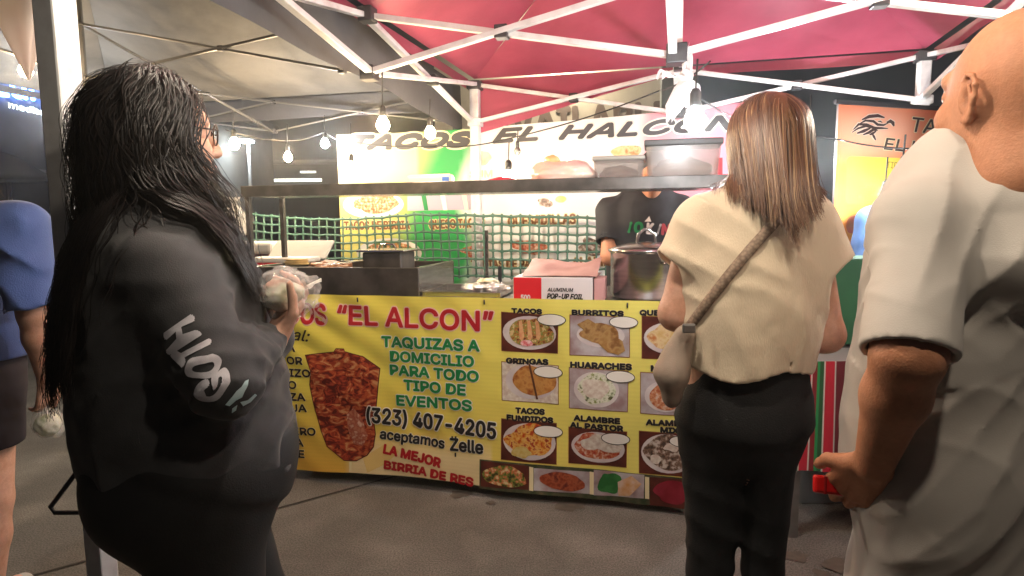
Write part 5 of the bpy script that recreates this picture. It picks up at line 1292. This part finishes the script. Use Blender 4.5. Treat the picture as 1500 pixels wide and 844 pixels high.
# glasses
gl = MB()
for s in (-1, 1):
    ring = [hq(s*.033+.026*math.cos(a), .106-.010*abs(s*.033+.026*math.cos(a))/.06, .004+.021*math.sin(a)) for a in np.linspace(0, 2*math.pi, 25)]
    gl.tube(ring, .0018, 6); gl.tube([hq(s*.059, .098, .010), hq(s*.076, .06, .010), hq(s*.080, -.005, .004)], .002, 6)
gl.tube([hq(-.008, .111, .008), hq(.008, .111, .008)], .0018, 6); gl.build('glasses', mat('dark_frame', (.05, .03, .02), .3), lw)
for s in (-1, 1):
    MB().lathe([(.0055, 0), (.004, .0018), (0, .0025)], hq(.031*s, .0925, .006), 14, 0, (HR, U, HF)).build('iris', mat('dark_iris', (.02, .01, .006), .1), lw)
lip = Sdf(); lip.ell(hq(0, .097, -.0585), (.019, .0115, .0058), A, .004); lip.ell(hq(0, .0945, -.0685), (.017, .0118, .0066), A, .004)
sdf_obj('lips', lip, mat('lip_colour', (.45, .16, .14), .35), lw, .002, None, 1)
# wrapped taco in her hand
root = thing('wrapped_taco', wrap_c, 'pale taco wrapped in clear plastic held in the long-haired person\'s hand', 'food')
MB().blob(wrap_c, (.046, .037, .034), .14, 2.2, 4, seed=3).build('taco', mat('taco_filling', (.78, .70, .46), .5, col2=[(.74, .46, .38), (.80, .77, .62), (.66, .66, .40)], nscale=14, lo=.3, hi=.7), root)
MB().blob(wrap_c+v3(.004, 0, .006), (.058, .047, .048), .26, 2.8, 5, seed=5).build('plastic_wrap', M_film, root)
mb = MB(); tw = W(436, 424, 1.25)
mb.grid(lambda a, b: tw+np.array([(a-.5)*.05*b, .012*math.sin(a*10)*b, .0])+nrm(W(462, 412, 1.24)-tw)*.032*b+np.array([0, .006*math.cos(a*14)*b, .01*math.sin(a*9)*b]), 16, 8); mb.build('wrap_end', M_film2, root)

# ---------------------------------------------------------------- woman in cream top
base = np.array([.575, 1.47, 0]); F, R = frame(80); HF, HR = frame(84)
L_ = lambda r, f, z: base+R*r+F*f+UPZ*z
J = dict(F=F, R=R, HF=HF, HR=HR, head=L_(.035, .03, 1.545), neck=L_(.02, 0, 1.415), hs=1.0, rn=.05)
J['torso'] = [(L_(.01, 0, 1.35), .13, .075), (L_(.01, 0, 1.27), .155, .10), (L_(0, 0, 1.12), .14, .095), (L_(0, .0, 1.0), .135, .095), (L_(-.005, -.005, .88), .146, .108), (L_(-.005, 0, .84), .09, .08)]
J['shR'] = L_(.116, 0, 1.345); J['shL'] = L_(-.118, 0, 1.35)
J['elL'] = L_(-.172, -.01, 1.14); J['wrL'] = L_(-.10, .20, 1.16); J['elR'] = L_(.182, .02, 1.09); J['wrR'] = L_(.11, .22, 1.02)
J['handL'] = (nrm(R*.5+F*.8), -UPZ, R, (.4, .5, .4)); J['handR'] = (nrm(-R*.4+F*.9-UPZ*.2), nrm(-R+F*.2), UPZ, (.4, .5, .4))
J['ra'] = .98; J['rl'] = .70; legs_of(J, 80, base-R*.012, .068, .47, .085, (.01, .015), (-.01, .0), .86)
rw = thing('person', base, 'brown haired person in cream knit top and black trousers seen from behind at the stall', 'person')
SB = body(J); sdf_obj('body', SB, M_skin, rw, .0055, None, 2)
TT = [(L_(.01, 0, 1.345), .11, .07), (L_(.005, 0, 1.26), .145, .105), (L_(.0, 0, 1.12), .138, .115), (L_(-.005, 0, .95), .136, .122)]
SG = garment_torso(TT, F, .014, .05); SG.cone(J['shL'], J['shR'], .058, .058, .05); SG.cone(J['neck']-UPZ*.07, J['neck']-UPZ*.01, .085, .062, .03)
for s, sg in (('L', -1), ('R', 1)):
    dv = nrm(J['el'+s]-J['sh'+s]); SG.sleeve(J['sh'+s]-dv*.02, J['sh'+s]+dv*.088+R*sg*.022, .056, .068, .04, .07, .010)
def post_rw(P, D):
    q = P-base; r = q@R; f = q@F
    D = D+.024*(noise3(np.stack([r*11, f*10, P[:, 2]*2.4], -1))-.5)+.010*(.5-fold(np.stack([r*7+P[:, 2]*3.5, f*6, P[:, 2]*4.5], -1), 1, 21))+.003*(noise3(P*45)-.5)
    D = D+wrinkle(P, R+UPZ*.12, .075, .55, .012, 4)*np.clip((1.30-P[:, 2])/.15, 0, 1)+wrinkle(P, UPZ*.8+R*.6, .07, .6, .010, 9)
    hem = (1.008+.010*np.sin(r*30)+.012*(r > 0)*r*4)-P[:, 2]; D = np.maximum(D, hem)
    inner = garm_in.at(P)
    D = np.maximum(D, -np.maximum(inner+.006, P[:, 2]-1.05))
    return D
garm_in = garment_torso(TT, F, .004, .05)
mkn = mat('cream_knit', (.66, .55, .40), .85, col2=(.72, .61, .46), nscale=40, bump=.5, bscale=1, stretch=(420, 420, 90), bdist=.003, sheen=.2, wr=(5, .45, (1.6, 1.6, .5)))
ob, V, Fc = sdf_obj('knit_top', SG, mkn, rw, .006, post_rw, 2); treeR = BVHTree.FromPolygons(V.tolist(), Fc.tolist())
SL = leg_garment(J, .074, .053, .048, .012)
for (p, w, dd), (p2, w2, d2) in zip(J['torso'][3:-1], J['torso'][4:]): SL.cone(p, p2, w+.004, w2+.004, .04, F, (w+w2)/(dd+d2))
M_trs = mat('black_trousers', (.007, .007, .008), .8, col2=(.010, .010, .011), nscale=15, bump=.2, bscale=300)
sdf_obj('trousers', SL, M_trs, rw, .009, lambda P, D: np.maximum(np.maximum(D+.014*(noise3(P*np.array((12, 12, 5)))-.5)+.009*np.exp(-(((P-base)@R)/.012)**2)*np.clip((.80-P[:, 2])/.05, 0, 1)+wrinkle(P, UPZ+R*.3, .08, .6, .008, 2), .04-P[:, 2]), P[:, 2]-1.06), 2)
shoes(J, rw, M_shoe)
col = Sdf(); col.p = SG.p[:]; hq = J['q']; A = np.array([HR, HF, J['U']]); U = J['U']
col.ell(hq(0, -.008, .012), (.076, .096, .105), A, .01); col.ell(hq(0, .02, -.05), (.06, .06, .07), A, .02); col.cone(J['neck'], J['head']-UPZ*.04, .055, .06, .02)
M_brh = hair_mat('brown_hair', [(.08, .034, .019), (.155, .068, .034), (.11, .047, .024), (.25, .125, .06), (.14, .064, .034), (.19, .09, .045), (.46, .29, .15)], .36)
rootsP, v = scalp(6500, J, .5, -.5, 8); rg = np.random.default_rng(9)
part = np.where(v[:, 0] > .1, 1.0, -1.0)[:, None]; G0 = v[:, :1]*HR+v[:, 1:2]*HF+v[:, 2:]*U
d0 = part*HR*.5*np.clip(v[:, 2:3]*1.6-.5, 0, 1)-HF*.5-UPZ*.2; d0 = d0-G0*np.sum(d0*G0, 1, keepdims=True); d0 /= np.linalg.norm(d0, axis=1, keepdims=True)+1e-6
Ln = (rootsP[:, 2]-(rg.uniform(1.325, 1.395, len(v))+.06*np.abs(v[:, 0])))*1.03+.03
latr = v[:, :1]; gd = np.array([0, 0, -1.0])-HF*.42-HR*latr*.30
S3, N3 = grow(rootsP, d0, Ln, col.at, .004+.016*rg.random(len(v)), 34, .46, .05, 3.0, 4, gd=gd, onset=np.full(len(v), 5), off=np.full(len(v), 99))
k = np.linspace(0, 1, S3.shape[1])[None, :, None]; ends = (HR*np.sign(v[:, :1]+.02*rg.normal(size=(len(v), 1)))*.6+HR*.3)[:, None, :]; S3 = S3+ends*np.maximum(k-.72, 0)**2*.28*rg.random((len(v), 1, 1))
lr_ = np.abs((S3-J['head'])@HR).max(1); kp = (lr_ < .112) | (rg.random(len(v)) < .12); S3, N3, v = S3[kp], N3[kp], v[kp]
S3 = clump(S3, 130, .55, 3)
V1, F1_ = ribbons(S3, N3, rg.uniform(.0016, .0034, len(v)))
cap = Sdf(); cap.ell(hq(0, -.012, .016), (.079, .097, .106), A, .01)
Vc, Fcp = cap.mesh(.007, lambda P, D: np.maximum(np.maximum(D, ((P-J['head'])@HF)-.055-.35*((P-J['head'])@U-.02)), -.065-((P-J['head'])@U)))
mesh_np('hair', [(V1, F1_), (Vc, Fcp)], M_brh, rw)
# crossbody bag with strap
bc = W(984, 545, 1.40)
bag = thing('crossbody_bag', bc, 'taupe crossbody bag with braided strap hanging at the cream-top person\'s left hip', 'bag')
M_bag = mat('taupe_canvas', (.34, .27, .215), .7, col2=(.29, .23, .185), nscale=20, bump=.25, bscale=300, bdist=.002)
Sg = Sdf(); Sg.cone(W(1003, 492, 1.42), W(985, 545, 1.42), .026, .042, .03, F, 1.0); Sg.cone(W(985, 545, 1.42), W(984, 575, 1.43), .044, .036, .03, R, 1.5)
sdf_obj('bag_body', Sg, M_bag, bag, .006, lambda P, D: D+.012*(noise3(P*16)-.5), 2)
path = []
for i in range(29):
    t = i/28; x = 1142+(1006-1142)*t; y = 318+(486-318)*t-6*math.sin(t*3.1)
    h = treeR.ray_cast(CAMV, Vector(ray(x, y)).normalized())
    if h[0] is not None: path.append((np.array(h[0]), np.array(h[1])))
pts = np.array([p for p, _ in path]); 
for _ in range(3): pts[1:-1] = (pts[:-2]+pts[1:-1]*2+pts[2:])/4
mb = MB(); V = []; n = len(pts)
for i in range(n):
    t = nrm(pts[min(i+1, n-1)]-pts[max(i-1, 0)]); nn = nrm(sum(path[j][1] for j in range(max(0, i-4), min(n, i+5)))); s_ = nrm(np.cross(t, nn))
    for a, b in ((-.5, .002), (-.5, .007), (0, .0085), (.5, .007), (.5, .002)): V.append(pts[i]+s_*.023*a+nn*b)
mb.add(V, [(i*5+k, i*5+k+1, i*5+5+k+1, i*5+5+k) for i in range(n-1) for k in range(4)], 0, True)
wm = bpy.data.materials.new('braided_strap'); wm.use_nodes = True; nt = wm.node_tree; b_ = nt.nodes['Principled BSDF']; b_.inputs['Roughness'].default_value = .75
tcn = nt.nodes.new('ShaderNodeTexCoord'); ck = nt.nodes.new('ShaderNodeTexVoronoi'); ck.inputs['Scale'].default_value = 130; rp_ = nt.nodes.new('ShaderNodeValToRGB')
rp_.color_ramp.elements[0].color = (.40, .30, .22, 1); rp_.color_ramp.elements[1].color = (.17, .115, .08, 1); rp_.color_ramp.elements[1].position = .8
nt.links.new(tcn.outputs['Object'], ck.inputs['Vector']); nt.links.new(ck.outputs['Distance'], rp_.inputs[0]); nt.links.new(rp_.outputs[0], b_.inputs['Base Color'])
mb.build('strap', wm, bag)
MB().box(W(1009, 481, 1.375), (.030, .012, .022), None, 0, .004).build('buckle', M_grey, bag)

# ---------------------------------------------------------------- bald man, front right
base = np.array([.815, 1.07, 0]); F, R = frame(112); HF, HR = frame(96)
L_ = lambda r, f, z: base+R*r+F*f+UPZ*z
J = dict(F=F, R=R, HF=HF, HR=HR, head=W(1484, 134, .985), hs=1.05, rn=.076)
J['neck'] = np.array([*(J['head']-HF*.03)[:2], 1.43])
J['torso'] = [(L_(0, 0, 1.36), .165, .10), (L_(0, 0, 1.28), .165, .115), (L_(0, .01, 1.15), .160, .125), (L_(0, .02, 1.0), .160, .135), (L_(0, .01, .88), .158, .13), (L_(0, 0, .84), .12, .10)]
J['shL'] = L_(-.175, -.01, 1.36); J['shR'] = L_(.18, 0, 1.355)
J['elL'] = W(1330, 520, .90); J['wrL'] = W(1280, 680, 1.0); J['elR'] = L_(.25, .0, 1.10); J['wrR'] = L_(.22, .18, .93)
hL = W(1242, 722, 1.06); dL = nrm(hL-J['wrL']); J['handL'] = (dL, nrm(R*.75+F*.35), nrm(F*.75-R*.35+UPZ*.35), (.28, .62, .55), 1.12, .75, .1); J['handR'] = (nrm(F*.6-UPZ*.6), -R, F, (.4, .5, .4))
J['ra'] = 1.12; J['rl'] = .82; legs_of(J, 100, base, .085, .48, .085, (.01, .02), (-.01, 0), .84)
mn = thing('person', base, 'bald person in pale grey short-sleeved shirt standing close at the right edge', 'person')
SB = body(J); ob, V, Fc = sdf_obj('body', SB, M_skin2, mn, .0045, None, 1)
SG = garment_torso(J['torso'][:-1]+[(L_(0, .005, .66), .168, .142)], F, .02); SG.cone(J['shL'], J['shR'], .062, .062, .05); SG.cone(J['neck']-UPZ*.12, J['neck']-UPZ*.055, .10, .080, .05)
for s, sg in (('L', -1), ('R', 1)):
    dv = nrm(J['el'+s]-J['sh'+s]); SG.sleeve(J['sh'+s], J['sh'+s]+dv*.225, .066, .066, .04, .06, .011); pass
def post_mn(P, D):
    D0 = D
    q = P-base; r = q@R; f = q@F
    D = D+.010*(noise3(np.stack([r*7, f*7, P[:, 2]*3], -1)+5)-.5)+.014*(.5-fold(np.stack([r*8-P[:, 2]*6.5, f*5+P[:, 2]*3, P[:, 2]*5], -1), 1, 31))*np.clip(1.35-P[:, 2]+.3, .3, 1)
    D = D+wrinkle(P, UPZ*.75+R*.65, .10, .8, .006, 6)*np.clip((1.36-P[:, 2])/.1, 0, 1)+wrinkle(P, UPZ*.5-R*.8+F*.2, .05, .7, .005, 8)
    g_ = np.exp(-(np.linalg.norm(P-J['shL']+UPZ*.10-R*.03, axis=1)/.12)**2); D = D+g_*wrinkle(P, UPZ*.6+R*.7, .045, .4, .012, 12, 5, .3)
    a_ = (P-J['shL'])@nrm(J['elL']-J['shL']); D = np.where((a_ > .13) & (np.linalg.norm(P-J['shL'], axis=1) < .27), D0+(D-D0)*np.clip((.20-a_)/.07, 0, 1), D)
    D = np.maximum(D, .66-P[:, 2])
    return D
M_polo = mat('pale_polo_fabric', (.46, .42, .38), .75, col2=(.50, .46, .42), nscale=12, bump=.2, bscale=500, bdist=.0015, sheen=.1, wr=(4.5, .6, (1.2, 1.2, .8)))
sdf_obj('shirt', SG, M_polo, mn, .0045, post_mn, 2)
SL = leg_garment(J, .10, .085, .075, .05)
for (p, w, dd), (p2, w2, d2) in zip(J['torso'][3:-1], J['torso'][4:]): SL.cone(p, p2, w+.002, w2+.002, .06, F, (w+w2)/(dd+d2))
M_jean = mat('dark_jeans', (.02, .022, .03), .8, col2=(.03, .034, .045), nscale=30)
sdf_obj('trousers', SL, M_jean, mn, .011, lambda P, D: np.maximum(np.maximum(D+.01*(noise3(P*10)-.5), .04-P[:, 2]), P[:, 2]-.70), 1)
shoes(J, mn, M_shoe)
rc = J['wrL']+dL*.10+R*.012
cd_ = nrm(np.array([-.95, .1, .10])); cb = nrm(np.array([.1, .3, .95])-cd_*np.dot(cd_, (.1, .3, .95))); ca = np.cross(cb, cd_); c0 = W(1222, 712, 1.07)
root = thing('red_case', c0, 'small flat red case poking out of the bald person\'s lowered hand', 'case')
MB().box(c0, (.075, .012, .032), (cd_, ca, cb), 0, .005).build('case_body', mat('bright_red_plastic', (.62, .012, .012), .35), root)
MB().box(c0+cd_*.018, (.006, .0135, .0335), (cd_, ca, cb), 0, .002).build('seam_band', mat('deep_red_plastic', (.30, .01, .01), .4), root)
# ---------------------------------------------------------------- person in blue at the left edge
base = np.array([-1.81, 1.94, 0]); F, R = frame(75); HF, HR = F, R
L_ = lambda r, f, z: base+R*r+F*f+UPZ*z
J = dict(F=F, R=R, HF=HF, HR=HR, head=L_(0, .02, 1.60), neck=L_(0, 0, 1.46))
J['torso'] = [(L_(0, 0, 1.40), .15, .10), (L_(0, 0, 1.30), .185, .13), (L_(0, .01, 1.15), .18, .15), (L_(0, .02, 1.0), .185, .16), (L_(0, 0, .90), .18, .14), (L_(0, 0, .85), .13, .11)]
J['shR'] = W(24, 335, 1.86); J['shL'] = L_(-.19, 0, 1.40); J['elR'] = W(52, 460, 1.83); J['wrR'] = W(70, 555, 1.88); J['elL'] = L_(-.24, 0, 1.12); J['wrL'] = L_(-.22, .14, .92)
J['handR'] = (nrm(W(70, 590, 1.9)-J['wrR']), nrm(-R*.9+F*.1), F, (.5, .7, .6)); J['handL'] = (-UPZ, R, F, (.3, .4, .3))
J['rl'] = 1.15; J['ra'] = 1.05; legs_of(J, 75, base, .10, .48, .085, (.03, .0), (.05, -.05), .85)
bw = thing('person', base, 'person in loose blue top and dark shorts half out of frame at the left edge', 'person')
SB = body(J); sdf_obj('body', SB, M_skin, bw, .0065, None, 2)
SG = garment_torso(J['torso'][:-1]+[(L_(0, 0, .86), .20, .17)], F, .03); SG.cone(J['shL'], J['shR'], .075, .075, .05); SG.cone(J['neck']-UPZ*.06, J['neck']-UPZ*.015, .09, .07, .04)
for s in 'LR': SG.sleeve(J['sh'+s], J['sh'+s]*.05+J['el'+s]*.95, .080, .082, .05, .03, .02)
def post_bw(P, D):
    D = D+wrinkle(P, UPZ*.6+R*.8, .08, .8, .016, 3)+.014*(noise3(P*np.array((7, 7, 4))+8)-.5)+.012*(.5-fold(P, (6, 6, 8), 41))
    return np.maximum(D, .905+.05*np.sin(((P-base)@R)*5)-P[:, 2])
sdf_obj('blue_top', SG, mat('blue_fabric', (.05, .095, .29), .8, col2=(.065, .12, .34), nscale=12, bump=.2, bscale=300, sheen=.15, wr=(5, .6, (1, 1, .7))), bw, .008, post_bw, 2)
SL = Sdf()
for s in 'LR': SL.cone(J['hip'+s], J['kn'+s], .122, .10, .04)
for (p, w, dd), (p2, w2, d2) in zip(J['torso'][3:-1], J['torso'][4:]): SL.cone(p, p2, w+.01, w2+.01, .06, F, (w+w2)/(dd+d2))
sdf_obj('shorts', SL, mat('dark_shorts', (.018, .014, .022), .8), bw, .010, lambda P, D: np.maximum(np.maximum(D, .66-P[:, 2]), P[:, 2]-1.0), 1)
shoes(J, bw, M_shoe2)
rootsP, v = scalp(1500, J, .5, -.5, 12); rg = np.random.default_rng(3); G0 = v[:, :1]*HR+v[:, 1:2]*HF+v[:, 2:]*J['U']
col = Sdf(); col.p = SG.p[:]; A = np.array([HR, HF, J['U']]); col.ell(J['q'](0, -.008, .012), (.076, .096, .105), A, .01); col.cone(J['neck'], J['head']-UPZ*.04, .06, .06, .02)
d0 = -HF*.5+HR*np.sign(v[:, :1])*.3; d0 = d0-G0*np.sum(d0*G0, 1, keepdims=True); d0 /= np.linalg.norm(d0, axis=1, keepdims=True)+1e-6
S3, N3 = grow(rootsP, d0, rg.uniform(.2, .28, len(v)), col.at, .004+.02*rg.random(len(v)), 20, .4, .08, 4, 2); V1, F1_ = ribbons(S3, N3, rg.uniform(.004, .007, len(v)))
mesh_np('hair', [(V1, F1_)], hair_mat('dark_brown_hair', [(.02, .01, .006), (.05, .025, .015)]), bw)
c = J['wrR']+J['handR'][0]*.10+np.array([-.004, 0, -.035])
root = thing('takeaway_bag', c, 'small knotted clear bag of food dangling from the blue-topped person\'s hand', 'bag')
MB().blob(c-UPZ*.025, (.036, .034, .040), .12, 2, 4, seed=1).build('food', mat('green_white_food', (.45, .46, .30), .5, col2=[(.6, .58, .48), (.25, .3, .12)], nscale=18), root)
MB().blob(c-UPZ*.022, (.046, .043, .050), .2, 2.6, 4, seed=2).build('bag_film', M_film, root)
MB().lathe([(.022, .0), (.010, .022), (.008, .035), (.022, .06)], c, 14).build('bag_neck', M_film2, root)

# ---------------------------------------------------------------- cook behind the table
base = np.array([.80, 3.66, 0]); F, R = frame(262); HF, HR = frame(258)
HFt = nrm(HF*.88-UPZ*.48); HRt = HR
L_ = lambda r, f, z: base+R*r+F*f+UPZ*z
J = dict(F=F, R=R, HF=HFt, HR=HRt, head=L_(-.02, .15, 1.635), neck=L_(-.01, .05, 1.475), hs=1.0, rn=.062)
J['torso'] = [(L_(0, .03, 1.42), .17, .10), (L_(0, .03, 1.32), .20, .14), (L_(0, .02, 1.18), .20, .155), (L_(0, 0, 1.02), .195, .16), (L_(0, 0, .90), .19, .15), (L_(0, 0, .80), .18, .14)]
J['shL'] = L_(-.195, .03, 1.425); J['shR'] = L_(.205, .03, 1.425); J['elR'] = W(893, 376, 3.56); J['wrR'] = W(975, 372, 3.36); J['elL'] = L_(-.27, .06, 1.16); J['wrL'] = L_(-.10, .28, 1.13)
J['handR'] = (nrm(-R*.9+F*.5), -UPZ, nrm(F), (.3, .5, .4)); J['handL'] = (nrm(R*.7+F*.6), -UPZ, F, (.3, .5, .4))
J['ra'] = 1.2; legs_of(J, 262, base, .10, .48, .085, (.02, .02), (0, 0), .85)
ck_ = thing('person', base, 'cook in a black printed T-shirt bending over the pot behind the table', 'person')
SB = body(J); sdf_obj('body', SB, M_skin2, ck_, .007, None, 2)
SG = garment_torso(J['torso'][:-1], F, .02); SG.cone(J['shL'], J['shR'], .075, .075, .05); SG.cone(J['neck']-UPZ*.06, J['neck']-UPZ*.02, .09, .076, .04)
for s in 'LR': SG.sleeve(J['sh'+s], J['sh'+s]*.30+J['el'+s]*.70, .082, .086, .05)
def post_ck(P, D):
    D = D+wrinkle(P, UPZ*.6+R*.7, .08, .8, .016, 2)+.016*(noise3(P*np.array((8, 8, 5))+2)-.5)
    return np.maximum(D, .84-P[:, 2])
ob, V, Fc = sdf_obj('t_shirt', SG, mat('black_cotton', (.015, .015, .017), .8, col2=(.022, .022, .025), nscale=20), ck_, .008, post_ck, 2); treeC = BVHTree.FromPolygons(V.tolist(), Fc.tolist())
for t, x0, x1, y, m_ in (('I', 919, 923, 341, K_green), ('0', 928, 942, 341.5, K_green), ('K', 946, 957, 343, K_white), ('I', 961, 964, 343.5, K_white), ('N', 968, 981, 344.5, mat('red_shirt_ink', (.5, .05, .06), .6)), ('G', 984, 996, 345, mat('red_shirt_ink', (.5, .05, .06), .6))):
    (Vt, Ft), offs = fit_text(t, (x0, -y), (x1, -y-1), 17, .04)
    decal('shirt_lettering', [(x+a_, -(y_+b_)) for a_, b_ in offs for x, y_ in Vt], [tuple(q+k*len(Vt) for q in f) for k in range(len(offs)) for f in Ft], treeC, m_, ck_, .004)
decal('shirt_emblem', [(944, 325), (951, 317), (954, 325)], [(0, 1, 2)], treeC, K_white, ck_, .004)
SA = Sdf()
for s in 'LR': SA.cone(J['hip'+s], J['kn'+s], .11, .085, .04); SA.cone(J['kn'+s], J['an'+s], .085, .07, .02)
for (p, w, dd), (p2, w2, d2) in zip(J['torso'][3:-1], J['torso'][4:]): SA.cone(p, p2, w+.005, w2+.005, .06, F, (w+w2)/(dd+d2))
sdf_obj('trousers', SA, M_jean, ck_, .012, lambda P, D: np.maximum(np.maximum(D, .04-P[:, 2]), P[:, 2]-.95), 1); shoes(J, ck_, M_shoe)
cap = Sdf(); A = np.array([HRt, HFt, J['U']]); cap.ell(J['q'](0, -.012, .020), (.081, .10, .106), A, .01)
sdf_obj('hair', cap, hair_mat('short_black_hair', [(.012, .01, .01), (.02, .016, .014)], .6), ck_, .008, lambda P, D: np.maximum(np.maximum(D+.006*(noise3(P*60)-.5), ((P-J['head'])@HFt)-.045-.4*((P-J['head'])@J['U']-.03)), -.05-((P-J['head'])@J['U'])), 1)

# ---------------------------------------------------------------- vendor in blue by the orange banner
base = np.array([2.06, 3.20, 0]); F, R = frame(250); HF, HR = frame(235)
L_ = lambda r, f, z: base+R*r+F*f+UPZ*z
J = dict(F=F, R=R, HF=HF, HR=HR, head=L_(0, .03, 1.555), neck=L_(0, 0, 1.43))
J['torso'] = [(L_(0, 0, 1.36), .14, .09), (L_(0, 0, 1.27), .165, .11), (L_(0, 0, 1.12), .15, .11), (L_(0, 0, 1.0), .15, .11), (L_(0, 0, .90), .165, .12), (L_(0, 0, .80), .16, .12)]
J['shR'] = L_(.17, 0, 1.36); J['shL'] = L_(-.17, 0, 1.36); J['elR'] = L_(.215, .05, 1.14); J['wrR'] = L_(-.02, .16, 1.19); J['elL'] = L_(-.215, .05, 1.12); J['wrL'] = L_(.02, .19, 1.13)
J['handR'] = (nrm(-R), -F, UPZ, (.3, .4, .3)); J['handL'] = (nrm(R), -F, UPZ, (.3, .4, .3)); legs_of(J, 250, base, .09, .48, .085, (0, 0), (0, 0), .85)
vs_ = thing('person', base, 'dark haired vendor in a blue long-sleeved top with folded arms before the orange banner', 'person')
SB = body(J); sdf_obj('body', SB, M_skin2, vs_, .008, None, 2)
SG = garment_torso(J['torso'][:-1], F, .018); SG.cone(J['shL'], J['shR'], .066, .066, .05); SG.cone(J['neck']-UPZ*.06, J['neck']-UPZ*.02, .08, .066, .04)
for s in 'LR': SG.cone(J['sh'+s], J['el'+s], .066, .06, .04); SG.cone(J['el'+s], J['el'+s]*.1+J['wr'+s]*.9, .058, .045, .02)
sdf_obj('blue_sweater', SG, mat('blue_knit', (.035, .085, .20), .8, col2=(.05, .11, .25), nscale=15), vs_, .008, lambda P, D: np.maximum(D+.012*(noise3(P*12)-.5), .86-P[:, 2]), 2)
SA = Sdf()
for s in 'LR': SA.cone(J['hip'+s], J['kn'+s], .10, .075, .04); SA.cone(J['kn'+s], J['an'+s], .075, .06, .02)
for (p, w, dd), (p2, w2, d2) in zip(J['torso'][3:-1], J['torso'][4:]): SA.cone(p, p2, w+.005, w2+.005, .06, F, (w+w2)/(dd+d2))
sdf_obj('trousers', SA, M_jean, vs_, .012, lambda P, D: np.maximum(np.maximum(D, .04-P[:, 2]), P[:, 2]-.95), 1); shoes(J, vs_, M_shoe)
cap = Sdf(); A = np.array([HR, HF, J['U']]); cap.ell(J['q'](0, -.014, .018), (.083, .10, .107), A, .01); cap.ell(J['q'](0, -.09, -.02), (.05, .045, .06), A, .03)
sdf_obj('hair', cap, MATS.get('x') or hair_mat('vendor_black_hair', [(.012, .01, .01), (.02, .016, .014)], .5), vs_, .008, lambda P, D: np.maximum(np.maximum(D+.004*(noise3(P*np.array((60, 60, 12)))-.5), ((P-J['head'])@HF)-.045-.4*((P-J['head'])@J['U']-.03)), -.11-((P-J['head'])@J['U'])), 1)
# ================================================================== smoky air of the stall, thin haze added so the bulbs glow softly
hm = bpy.data.materials.new('haze'); hm.use_nodes = True; nt = hm.node_tree; nt.nodes.clear()
o_ = nt.nodes.new('ShaderNodeOutputMaterial'); v_ = nt.nodes.new('ShaderNodeVolumePrincipled'); v_.inputs['Density'].default_value = .008
v_.inputs['Color'].default_value = (.85, .85, .85, 1); v_.inputs['Anisotropy'].default_value = .86
nt.links.new(v_.outputs[0], o_.inputs['Volume'])
mb = MB(); mb.box((0, 56, 3.1), (126, 134, 8.2)); tag(mb.build('haze', hm), kind='stuff')
